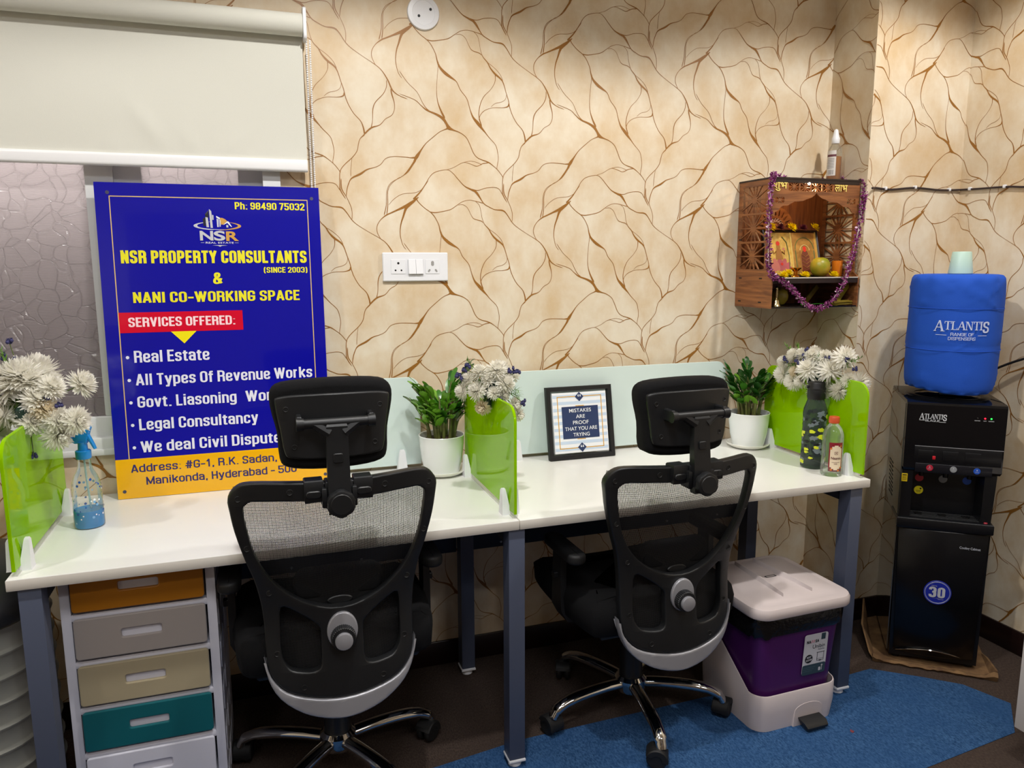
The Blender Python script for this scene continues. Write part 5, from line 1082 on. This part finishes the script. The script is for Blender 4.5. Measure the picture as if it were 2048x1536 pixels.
m_yel = petalmat('yellow_petals', 'f2d60e', .3); m_mar = P('maroon_petals', '5a1030', .6); m_wht = petalmat('white_petals', 'faf8f0', .45); m_org = P('orange_petals', 'd9631a', .6)
ymum = mum(.020, 4, 3, -8, 80, .26, 30, 13)
for (x, y, z, d, m_, nm, lab) in ((-.110, -.088, .290, (.1, -.7, .7), m_yel, 'yellow_flower', 'yellow flower on top of the deity frame, leftmost of three'), (-.018, -.088, .290, (.1, -.7, .6), m_yel, 'yellow_flower', 'yellow flower on top of the deity frame, the middle one of three'), (.082, -.09, .291, (.3, -.6, .7), m_yel, 'yellow_flower', 'yellow flower on top of the deity frame, at its right corner'),
                           (-.066, -.082, .288, (0, -.5, .9), m_mar, 'maroon_flower', 'dark maroon flower in front of the pale scroll ornament'), (.036, -.082, .287, (0, -.5, .9), m_mar, 'maroon_flower', 'dark maroon flower on the deity frame between two yellow flowers on the right'),
                           (-.117, -.180, .116, (0, -.4, 1), m_yel, 'yellow_flower', 'yellow flower on the shrine shelf, leftmost in the row'), (-.086, -.165, .124, (.2, -.5, .9), m_yel, 'yellow_flower', 'yellow flower on the shrine shelf just left of the brass lamps'), (-.030, -.188, .116, (0, -.4, 1), m_yel, 'yellow_flower', 'yellow flower on the shrine shelf between the brass lamps and the green fruit'), (.103, -.182, .116, (0, -.4, 1), m_yel, 'yellow_flower', 'yellow flower on the shrine shelf right of the green fruit'),
                           (-.158, -.165, .118, (-.2, -.5, .8), m_org, 'orange_flower', 'orange flower at the left end of the shrine shelf')):
    o = ymum.obj(nm, m_, None, ang=80); tag(o, lab, 'flower', 'offered flowers in the shrine'); o.matrix_world = T(SX + x, y, SZ + z) @ upto(d)
tag(MB().lathe([(.002, 0), (.018, .003), (.030, .014), (.0355, .032), (.034, .050), (.025, .064), (.010, .070), (.003, .0685)], 28).obj('sweet_lime', P('lime_peel', '74861e', .35, var=(16, 'd0a028'), bump=(400, .0006))), 'round green and yellow sweet lime on the shrine shelf', 'fruit', None, (SX + .058, -.160, SZ + .1095))
tag(MB().lathe([(.002, 0), (.02, .004), (.031, .02), (.033, .036), (.028, .052), (.014, .064), (.003, .066)], 24).obj('yellow_fruit', P('dull_yellow_peel', '7c6a18', .4, var=(16, '9a8a28'))), 'dull yellow fruit in the shrine compartment below, behind the hanging bell', 'fruit', None, (SX - .085, -.12, SZ + .006))
m_brass = P('brass', 'c8842c', .25, metal=1)
for x, y, lab in ((-.058, -.165, 'small brass oil lamp on the shrine shelf, the nearer of two'), (-.036, -.150, 'small brass oil lamp on the shrine shelf, the one nearer the green fruit')):
    tag(MB().lathe([(.012, 0), (.011, .003), (.004, .006), (.0035, .020), (.007, .023), (.015, .030), (.0165, .033), (.014, .0325), (.003, .027)], 20).obj('oil_lamp', m_brass), lab, 'oil lamp', 'brass oil lamps', (SX + x, y, SZ + .1095))
tag(MB().lathe([(.016, 0), (.017, .002), (.0195, .058), (.0185, .058), (.016, .004), (.002, .004)], 24).obj('tumbler', P('orange_tumbler', 'd9781e', .2, spec=.6, emit=None)), 'small shiny orange tumbler at the right of the shrine shelf', 'tumbler', None, (SX + .158, -.135, SZ + .1095))
b_ = thing('hand_bell', 'small brass hand bell standing at the left of the lower shrine compartment', 'bell', (SX - .150, -.190, SZ + .0055))
m_bell = P('pale_brass', 'c9b88c', .25, metal=1)
MB().lathe([(.017, .0), (.0175, .002), (.0145, .006), (.0115, .014), (.0105, .020), (.0075, .025), (.002, .026)], 24).obj('bell_body', m_bell, b_); MB().lathe([(.003, .025), (.005, .028), (.0035, .031), (.005, .036), (.004, .040), (.0055, .045), (.004, .050), (.005, .056), (.0042, .062), (.0065, .066), (.004, .071), (.001, .074)], 18).obj('bell_handle', m_bell, b_)
m_pk = P('incense_yellow', '8f8420', .35); m_pk2 = P('incense_packet', 'a08a2a', .3, var=(40, '6e5a18'))
tag(MB().box(-.010, -.0045, 0, .010, .0045, .098, bev=.001).obj('incense_packet', m_pk), 'yellow-green packet leaning at the right of the lower shrine compartment', 'packet', 'incense packets', (SX + .125, -.165, SZ + .0058)).rotation_euler = (0, math.radians(38), 0)
tag(MB().box(-.009, -.004, 0, .009, .004, .09, bev=.001).obj('incense_packet', m_pk2), 'duller packet leaning at the back of the lower shrine compartment', 'packet', 'incense packets', (SX + .05, -.09, SZ + .0058)).rotation_euler = (0, math.radians(42), 0)
mb = MB(); random.seed(7)
for k in range(9): mb.cyl((-.045, random.uniform(-.008, .008), .006 + .0016 * k), (.045, random.uniform(-.008, .008), .006 + .0016 * k), .0018, n=6)
tag(mb.obj('incense_bundle', m_pk2), 'bundle of yellow incense sticks lying at the right of the lower shrine compartment', 'incense', None, (SX + .135, -.194, SZ + .003), 4)
m_leaf = P('leaf_green', '2f6a1c', .4, spec=.4)
for x, y, a, lab in ((.0, -.165, 20, 'green leaf lying in the lower shrine compartment, nearer the bell'), (.045, -.175, -15, 'green leaf lying in the lower shrine compartment, nearer the packets')):
    mb = MB(); petal(mb, T(-.025, 0, .004), .055, .024, 8, -12, 0, 6); tag(mb.obj('green_leaf', m_leaf), lab, 'leaf', 'green leaves in the shrine', (SX + x, y, SZ + .0055), a)
tag(MB().cyl((-.08, 0, .0022), (.08, .0, .0022), .0016, n=6).cyl((-.02, .006, .0022), (.075, .004, .0022), .0014, n=6).obj('incense_stick', P('burnt_incense', '4a3428', .8)), 'dry brown incense sticks lying on top of the wooden shrine', 'incense', None, (SX - .095, -.06, SZ + .4555), 6)
ob = thing('oil_bottle', 'small bottle of amber oil with a white nozzle standing on the wooden shrine', 'bottle', (SX + .150, -.095, SZ + .4558), -20)
m_clear = G('clear_plastic', 'f8faf8', 'f0f4f4', .06, .03, .7)
bp = [(.023, 0), (.0255, .003), (.0255, .105), (.024, .118), (.016, .132), (.012, .138), (.012, .142)]
MB().lathe(bp, 28, cap=False).obj('bottle_body', m_clear, ob); MB().lathe([(.0005, .0015), (.023, .0015), (.0242, .004), (.0242, .091), (.0005, .091)], 28).obj('oil', G('amber_oil', 'eaa41c', 'd08c10', .4, .05, .6), ob)
MB().lathe([(.0135, .138), (.0145, .140), (.0145, .158), (.012, .162), (.0095, .176), (.007, .186), (.004, .189), (.001, .190)], 20).obj('nozzle_cap', m_white, ob)
lbm = lambda a0, r_: (lambda a, b, c: ((r_ + c) * math.cos(a0 + a / r_), (r_ + c) * math.sin(a0 + a / r_), b))
mb = MB(); f_ = lbm(-PI / 2 - 1.55, .0258); mb.sheet([[f_(a * .036, z, 0) for a in [i / 10 for i in range(11)]] for z in (.022, .112)]); lb_ = mb.obj('label', P('bottle_label', 'd8d2cc', .4), ob)
mb = MB(); mb.sheet([[f_(a * .036, z, .0003) for a in [i / 10 for i in range(11)]] for z in (.090, .098)], 0)
for k in range(7): mb.sheet([[f_(.004 + a * .026, .082 - k * .0055 + q, .0003) for a in [i / 6 for i in range(7)]] for q in (0, .0018)], 1)
for k in range(9): mb.sheet([[f_(.012 + k * .0022 + q, z, .0003) for q in (0, .0006 + .0007 * (k % 3 == 0))] for z in (.026, .043)], 1)
mb.obj('label_print', [P('label_plum', '6a3640', .4), P('label_greytext', '77747a', .5)], lb_)
# garland
gp = [(.150, -.03, .462), (.192, -.06, .475), (.214, -.12, .470), (.205, -.188, .456), (.199, -.203, .40), (.188, -.207, .349), (.167, -.212, .241), (.136, -.221, .152), (.103, -.226, .08), (.054, -.229, .022), (-.008, -.231, -.004), (-.065, -.229, .022), (-.115, -.227, .069), (-.163, -.224, .101), (-.202, -.220, .122), (-.208, -.212, .17), (-.208, -.204, .256), (-.208, -.204, .341), (-.205, -.202, .42), (-.188, -.192, .460), (-.14, -.13, .465), (-.06, -.09, .465)]
gp = smooth_line(gp, 8); g_ = thing('garland', 'purple flower garland draped around the front of the wooden shrine', 'garland', (SX, 0, SZ))
MB().tube(gp, .0012, 5).obj('string', m_wht, g_); random.seed(11); mb = MB()
for i in range(len(gp) - 1):
    for q in range(10):
        u = random.random(); p = Vector(gp[i]).lerp(Vector(gp[i + 1]), u); d = Vector((random.gauss(0, 1), random.gauss(0, 1) - .3, random.gauss(0, 1))).normalized()
        petal(mb, Matrix.Translation(p + d * random.uniform(.001, .0065)) @ d.to_track_quat('X', 'Z').to_matrix().to_4x4() @ R(random.uniform(0, 360), 'X'), random.uniform(.008, .013), random.uniform(.005, .0075), random.uniform(-10, 20), random.uniform(10, 60), 0 if random.random() < .72 else (1 if random.random() < .75 else 2), 3)
fl = mb.obj('florets', [P('orchid_purple', '7a2a66', .6), P('orchid_light', 'a85a92', .6), P('orchid_pale', 'd8b4cc', .6)], g_, ang=80); fl['kind'] = 'stuff'

# ================================================================ THINGS ON THE DESKS
m_pot = P('glazed_white_pot', 'eef0f0', .18, spec=.5, coat=.3); m_soil = P('potting_soil', '3a2a20', .95, bump=(120, .006))
m_zz = [P('zz_leaf_' + n_, c_, .28, spec=.5, coat=.2) for n_, c_ in (('dark', '224f1a'), ('mid', '3f7a22'), ('fresh', '72a832'))]; m_stem = P('zz_stem', '6a7a38', .5, var=(30, '55452c'))
def zz(label, loc, stems, leaf=.050):
    t = thing('potted_plant', label, 'plant', loc, 0, 'potted plants on the desks')
    MB().lathe([(.052, .006), (.056, .008), (.066, .05), (.0715, .10), (.073, .127), (.0745, .130), (.0735, .132), (.070, .130), (.068, .112), (.001, .112)], 40).obj('pot', m_pot, t)
    MB().lathe([(.052, 0), (.058, .001), (.076, .012), (.0785, .017), (.077, .018), (.058, .007), (.001, .006)], 40).obj('saucer', P('saucer_white', 'eceae2', .3), t)
    MB().lathe([(.0675, .112), (.05, .119), (.02, .123), (.001, .121)], 24).obj('soil', m_soil, t)
    for k, (x, y, tx, ty, h, n, mi, br) in enumerate(stems):
        rnd = random.Random(100 + k + int(1000 * abs(loc[0]))); mb = MB()
        pts = smooth_line([(x, y, .112), (x + tx * .18, y + ty * .18, .112 + h * .4), (x + tx * .55, y + ty * .55, .112 + h * .75), (x + tx, y + ty, .112 + h)], 5)
        L = len(pts); mb.tube(pts, [.0050 * (1 - .75 * i / L) + .0008 for i in range(L)], 7)
        for j in range(n):
            u = .36 + .62 * j / (n - 1); i = min(int(u * (L - 1)), L - 2); p = Vector(pts[i]); d = (Vector(pts[i + 1]) - p).normalized()
            side = 1 if j % 2 else -1; az = math.degrees(math.atan2(ty, tx)) + side * (62 - 34 * u) + rnd.uniform(-14, 14)
            if j == n - 1: az = math.degrees(math.atan2(ty, tx))
            sz = leaf * br * (1.0 if .3 < u < .9 else .78) * rnd.uniform(.85, 1.12)
            petal(mb, Matrix.Translation(p) @ R(az), sz, sz * .50, 62 - 22 * (1 - u) + rnd.uniform(-12, 12), -28, 1 + (mi if rnd.random() < .75 else rnd.randint(0, 2)), 6)
        mb.obj('frond', [m_stem] + m_zz, t, ang=70)
rnd = random.Random(5); S1 = []
for i in range(13):
    a = 2 * PI * i / 13 + rnd.uniform(-.2, .2); r = rnd.uniform(.015, .045); q = rnd.uniform(.028, .052)
    S1.append((r * math.cos(a), r * math.sin(a), q * math.cos(a), q * math.sin(a) * .8, rnd.uniform(.11, .19), 9, 2 if a > 2 and a < 5 else 1, rnd.uniform(.9, 1.12)))
S1 += [(.03, -.01, .05, -.01, .245, 10, 0, 1.15), (.02, .02, .03, .02, .20, 9, 0, 1.1), (.04, .0, .075, .01, .14, 7, 0, 1.0), (-.02, -.02, -.03, -.02, .18, 9, 2, 1.05), (-.035, .0, -.055, -.01, .125, 8, 2, 1.0)]
zz('leafy potted plant in a white pot between the left screen and the middle green divider', (.569, -.118, DH), S1)
rnd = random.Random(21); S2 = []
for i in range(15):
    a = 2 * PI * i / 15 + rnd.uniform(-.2, .2); r = rnd.uniform(.012, .045); q = rnd.uniform(.03, .06)
    S2.append((r * math.cos(a), r * math.sin(a), q * math.cos(a), q * math.sin(a) * .7, rnd.uniform(.10, .17), 8, 0 if rnd.random() < .6 else 1, rnd.uniform(.95, 1.15)))
S2 += [(-.03, .01, -.055, .02, .19, 9, 1, 1.1), (.0, .02, .01, .02, .195, 9, 0, 1.1), (.03, -.01, .045, -.01, .15, 9, 1, 1.1)]
zz('leafy potted plant in a white pot behind the right chair, beside the right green divider', (1.728, -.140, DH), S2, .046)

# flower arrangements set on top of the green dividers
m_foam = P('dark_green_holder', '17382f', .5); m_blue = P('blue_statice', '2c2c5c', .7, var=(300, '41406e')); m_gs = P('flower_stem', '5a6a30', .6); m_fern = P('fern_green', '5c8428', .6); m_wht2 = petalmat('cream_petals', 'f4ead4', .4)
FR_, FU_ = Vector((.93, -.37, 0)), Vector((0, 0, 1)); FT = FR_.cross(FU_)            # right, up, towards the room
def bunch(label, c, k, cen, mums, blues, greens, seed, FR_=FR_):
    FT = FR_.cross(FU_); dk = 1
    t = thing('flower_arrangement', label, 'flowers', c, 0, 'white flower arrangements on the green dividers')
    sx = max(abs(m_[0] - cen[0]) for m_ in mums) * k * .75
    MB().slab([(x, y) for x, y in ell(.026, max(.05, sx * .8), 20)], -.012, .022, .008).obj('flower_holder', m_foam, t)
    for s_ in (-1, 1): MB().box(s_ * .0115 - .003, -.03, -.05, s_ * .0115 + .003, .03, -.005, bev=.001).obj('holder_clip', m_foam, t)
    rnd = random.Random(seed)
    def pos(x, y, dep): return FR_ * ((x - cen[0]) * k) + FU_ * ((cen[1] - y) * k) + FT * dep
    protos = [mum(1, 9, seed + 1, -32, 86, .2, 36, 26), mum(1, 6, seed + 2, -35, 70, .17, 22, 22)]
    def put(x, y, d_, kind, dep=None, m_=m_wht, name='chrysanthemum'):
        ex, ey = (x - cen[0]) * k, (cen[1] - y) * k; rr = d_ * k / 2
        dp = dep if dep is not None else max(.012, .060 * dk - .35 * (ex * ex + ey * ey) ** .5)
        p = pos(x, y, dp); d = (FR_ * ex * 1.6 + FU_ * (ey + .02) * 1.6 + FT * (.045 if dp > 0 else -.05)).normalized()
        mb = MB(); pr = protos[kind]; mb.add(pr.v, pr.f, 0, Matrix.Translation(p) @ upto(d) @ Matrix.Scale(rr * 1.34, 4))
        root = Vector((0, p.y * .35, .012)); mb.tube([root, (root + p) / 2 - d * .008, p - d * rr * .3], .0016, 5, 1)
        mb.obj(name, [m_, m_gs], t, ang=80)
    for m_ in mums: put(m_[0], m_[1], m_[2], m_[3] if len(m_) > 3 else 0, None, m_[4] if len(m_) > 4 else m_wht)
    for m_ in mums[::3]: put(2 * cen[0] - m_[0], m_[1], m_[2], 0, -.045)
    for x, y in blues:
        ex, ey = (x - cen[0]) * k, (cen[1] - y) * k; p = pos(x, y, max(.0, .065 - .3 * math.hypot(ex, ey))); mb = MB()
        for q in range(4):
            o_ = Vector([rnd.uniform(-.006, .006) for _ in range(3)]); mb.ball(p + o_, (.0046, .0046, .0052), 8)
            for a in range(5): petal(mb, Matrix.Translation(p + o_ + Vector((0, 0, .003))) @ R(72 * a), .0055, .004, 40, 30, 0, 2)
        root = Vector((0, p.y * .4, .012)); mb.tube(smooth_line([root, (root + p) / 2 + Vector((0, 0, .006)), p], 3), .0011, 5, 1); mb.obj('statice', [m_blue, m_gs], t, ang=80)
    for x, y in greens:
        p = pos(x, y, .035 * rnd.random() + .015); mb = MB(); root = Vector((0, p.y * .4, .012)); d = (p - root).normalized(); mb.tube([root, p], .001, 5)
        for q in range(46):
            u = .45 + .6 * rnd.random(); dd = (d * .5 + Vector([rnd.gauss(0, .6) for _ in range(3)])).normalized(); petal(mb, Matrix.Translation(root.lerp(p, u)) @ dd.to_track_quat('X', 'Z').to_matrix().to_4x4(), rnd.uniform(.012, .022), .0022, 0, 20, 0, 2)
        mb.obj('fern_sprig', m_fern, t, ang=80)
bunch('white chrysanthemum arrangement on the middle green divider, beside the left potted plant', (.650, -.405, DH + .318), .000316, (520, 330),
      [(430, 150, 130), (580, 130, 160), (655, 245, 165), (325, 215, 120), (410, 310, 165), (270, 330, 135), (455, 470, 130, 0, m_wht2), (735, 450, 130), (770, 550, 110), (500, 220, 110), (560, 330, 110), (640, 360, 110)],
      [(300, 130), (240, 190), (265, 225), (320, 95), (215, 205), (610, 390), (625, 420), (815, 430), (690, 150), (735, 135), (765, 155)], [(470, 200), (560, 270), (760, 310), (320, 70), (590, 290), (430, 230), (770, 360), (450, 440)], 3)
bunch('white chrysanthemum arrangement on the right green divider, behind the patterned bottle', (1.806, -.395, DH + .316), .000205, (930, 600),
      [(300, 740, 300), (560, 830, 270), (780, 780, 230), (960, 550, 350, 1), (1290, 530, 360, 1), (1480, 320, 340, 1), (550, 380, 230), (290, 530, 210), (1130, 890, 330), (1450, 850, 290), (750, 340, 210), (950, 330, 200), (1180, 330, 200), (1570, 680, 220), (640, 640, 200, 0, m_wht2)],
      [(380, 450), (420, 490), (690, 370), (690, 450), (740, 470), (830, 360), (1250, 350), (860, 240), (1690, 470), (985, 760), (870, 440), (1540, 340)], [(600, 220), (350, 250), (600, 550), (1750, 310), (1100, 330), (500, 560), (1200, 700), (1120, 350)], 13, Vector((.2, -.98, 0)).normalized())
bunch('white chrysanthemum arrangement on the left green divider, beside the blue spray bottle', (-.512, -.37, DH + .325), .000474, (246, 480),
      [(250, 285, 180), (110, 320, 140), (30, 440, 150), (200, 355, 150, 1), (90, 585, 165), (190, 480, 120, 1), (325, 510, 120), (410, 345, 110), (350, 400, 130), (430, 510, 120), (510, 520, 125), (420, 595, 130), (20, 350, 130), (300, 310, 130), (150, 290, 120), (380, 450, 110, 0, m_wht2)],
      [(95, 110), (125, 125), (195, 120), (180, 190), (245, 210), (110, 250), (110, 405), (450, 430), (290, 700), (400, 400), (10, 600)], [(150, 450), (250, 450), (290, 430), (230, 500), (200, 420), (190, 170)], 23)

# spray bottle
t = thing('spray_bottle', 'clear spray bottle with a blue trigger and blue dots standing on the left desk', 'spray bottle', (-.421, -.300, DH), -12)
bp = [(.030, 0), (.036, .003), (.0365, .01), (.0355, .055), (.0345, .10), (.0335, .118), (.028, .135), (.020, .150), (.0165, .162), (.0155, .175), (.0145, .184)]
MB().lathe(bp, 36, cap=False).lathe([(.001, .001), (.030, .0005)], 36, cap=False).obj('bottle_body', m_clear, t)
MB().lathe([(.0005, .002), (.033, .002), (.0352, .008), (.0347, .047), (.0005, .047)], 36).obj('liquid', P('blue_liquid', '0f95e0', .15), t)
m_trig = P('trigger_blue', '0f86d2', .35); hd = MB()
hd.lathe([(.0175, .182), (.0185, .184), (.0185, .202), (.0165, .204)], 28); hd.lathe([(.012, .203), (.011, .222), (.013, .226)], 20)
hd.slab([(-.016, .222), (.012, .222), (.016, .236), (.020, .252), (.024, .262), (.020, .267), (.008, .262), (-.004, .252), (-.018, .240), (-.027, .230)], -.0095, .0095, .003, 0, XZ, 2); hb = hd.obj('spray_head', m_trig, t)
MB().slab([(.012, .240), (.018, .246), (.024, .232), (.031, .214), (.033, .207), (.028, .206), (.022, .218), (.015, .232)], -.006, .006, .002, 0, XZ).obj('trigger', m_trig, hb)
MB().cyl((-.031, 0, .229), (-.022, 0, .235), .0075, .0085, 16).obj('nozzle', m_trig, hb)
MB().tube(smooth_line([(0, 0, .20), (.002, .001, .12), (.006, .002, .05), (.009, .0, .006)], 4), .0026, 8).obj('dip_tube', G('tube_clear', 'd0ecf4', 'd0ecf4', .35), t)
random.seed(31)
for nm, m_, n_ in (('blue', P('dot_blue', '2355b0', .5), 44), ('white', P('dot_white', 'f4f8fc', .4), 26), ('pale', P('dot_pale_blue', '7ab0dc', .5), 20)):
    mb = MB()
    for _ in range(n_):
        a, z = random.uniform(0, 2 * PI), .014 + .098 * random.random() ** (1.2 if nm != 'pale' else .6); r_ = random.choice((.0012, .0018, .0026, .0034)); rr = .0367 - .02 * max(0, z - .05) * 1.6
        if nm == 'blue': z += .022
        mb.add([((rr) * math.cos(a + r_ * math.cos(q) / rr), rr * math.sin(a + r_ * math.cos(q) / rr), z + r_ * math.sin(q)) for q in [2 * PI * i / 12 for i in range(12)]], [tuple(range(12))])
    o = mb.obj('printed_dots', m_, t); o['label'] = nm + ' printed dots'; o['kind'] = 'stuff'

# patterned bottle and small labelled bottle
t = thing('water_bottle', 'smoky water bottle with yellow camouflage pattern and black flip cap', 'bottle', (1.757, -.452, DH), -25)
pf = [(.033, 0), (.0385, .006), (.0388, .03), (.0375, .09), (.0372, .16), (.0382, .185), (.037, .198), (.0275, .226), (.0255, .236)]
MB().lathe([(.001, .001), (.033, .0)] + pf, 40, cap=False).obj('bottle_body', G('smoke_plastic', 'a8b0ac', '566062', .28, .04, .7), t)
def rad(z):
    for (r0, z0), (r1, z1) in zip(pf, pf[1:]):
        if z0 <= z <= z1: return r0 + (r1 - r0) * (z - z0) / (z1 - z0 + 1e-9)
    return pf[-1][0]
random.seed(17)
def blob(mb, a, z, w_, h_, off):
    n = 14; wob = [random.uniform(.55, 1.15) for _ in range(n)]; rings = []
    for u in (.02, .35, .7, 1):
        pts = []
        for i in range(n):
            q = 2 * PI * i / n; zz_ = z + h_ * math.sin(q) * wob[i] * u; rr = rad(min(max(zz_, .01), .2)) + off; pts.append((rr * math.cos(a + w_ * math.cos(q) * wob[i] * u / rr), rr * math.sin(a + w_ * math.cos(q) * wob[i] * u / rr), zz_))
        rings.append(pts)
    mb.loft(rings, caps=False)
for nm, m_, n_, off in (('grey', P('camo_grey', '6d787e', .5), 40, .0004), ('black', P('camo_black', '0d1010', .5), 64, .0007), ('yellow', P('camo_yellow', 'd4de2c', .45), 36, .0010)):
    mb = MB()
    for i in range(n_):
        a = random.uniform(0, 2 * PI); z = .022 + .165 * ((i + random.random()) / n_)
        sc = {'grey': (.015, .010), 'black': (.0095, .005), 'yellow': (.0125, .0072)}[nm]; f_ = random.uniform(.55, 1.25)
        blob(mb, a, z, sc[0] * f_, sc[1] * f_, off)
    o = mb.obj('camouflage', m_, t); o['label'] = nm + ' camouflage blotches'; o['kind'] = 'stuff'
cp = MB().lathe([(.0275, .232), (.0285, .234), (.0285, .268), (.0265, .272), (.0265, .284), (.0245, .288), (.001, .288)], 36).obj('flip_cap', P('cap_black', '141416', .45), t)
MB().box(-.031, -.006, .266, -.026, .006, .276, bev=.001).lathe([(.0291, .264), (.0295, .266), (.0291, .268)], 36, cap=False).obj('cap_hinge', P('cap_hinge_black', '1b1b1e', .4), cp)
t = thing('juice_bottle', 'small clear bottle with an orange cap and a red and cream label', 'bottle', (1.750, -.548, DH), -30)
MB().lathe([(.001, .001), (.030, .0), (.033, .004), (.0335, .02), (.0325, .06), (.0325, .125), (.030, .142), (.022, .158), (.0145, .166), (.0135, .176)], 36, cap=False).obj('bottle_body', m_clear, t)
MB().lathe([(.0155, .170), (.0165, .171), (.0165, .188), (.015, .1905), (.001, .191)], 28).obj('cap', P('orange_cap', 'c9502a', .4), t)
lf = lambda a, b, c: ((.0332 + c) * math.cos(-PI / 2 + .15 + a / .0332), (.0332 + c) * math.sin(-PI / 2 + .15 + a / .0332), b)
def patch(mb, x0, x1, z0, z1, c=0, mi=0): mb.sheet([[lf(x0 + (x1 - x0) * i / 14, z, c) for i in range(15)] for z in (z0, z1)], mi)
mb = MB(); patch(mb, -.022, .022, .018, .112); lb = mb.obj('label', P('label_crimson', '8a1f2c', .4), t)
mb = MB(); patch(mb, -.018, .018, .032, .094, .0003); patch(mb, -.013, .013, .027, .099, .0004); patch(mb, -.006, .006, .023, .103, .0005); mb.obj('label_panel', P('label_cream', 'ecd9bc', .45), lb)
m_lb = P('label_brown', '5a1c22', .45)
mb = MB(); mb.text('Naanis', .0085, Matrix.Identity(4), .030, 0, .02, 'C', fmap=lambda a, b, c: lf(a, b + .058, c + .0004)); mb.obj('label_lettering', m_lb, lb)
mb = MB(); patch(mb, -.0125, .0125, .0475, .0484, .0007); mb.obj('label_rule', m_lb, lb)
mb = MB(); mb.text('300ML', .003, Matrix.Identity(4), .011, 0, .01, 'C', fmap=lambda a, b, c: lf(a, b + .042, c + .0004)); mb.obj('label_lettering', m_lb, lb)
mb = MB()
for a, b, c, d in ((-.005, .0735, -.0038, .083), (.0038, .0735, .005, .083), (-.005, .0735, .005, .0746), (-.005, .0819, .005, .083), (-.0018, .0768, .0018, .0798)): patch(mb, a, c, b, d, .0007) if c > a else None
mb.obj('label_emblem', m_lb, lb)
for x, z in ((-.0155, .0925), (.0145, .101), (-.013, .024), (.009, .022), (.017, .031)):
    mb = MB(); mb.add([lf(x + .0032 * math.cos(q), z + .0032 * math.sin(q), .0007) for q in [2 * PI * i / 12 for i in range(12)]], [tuple(range(12))]); mb.obj('label_flower', P('label_orange', 'd97a2a', .45), lb)
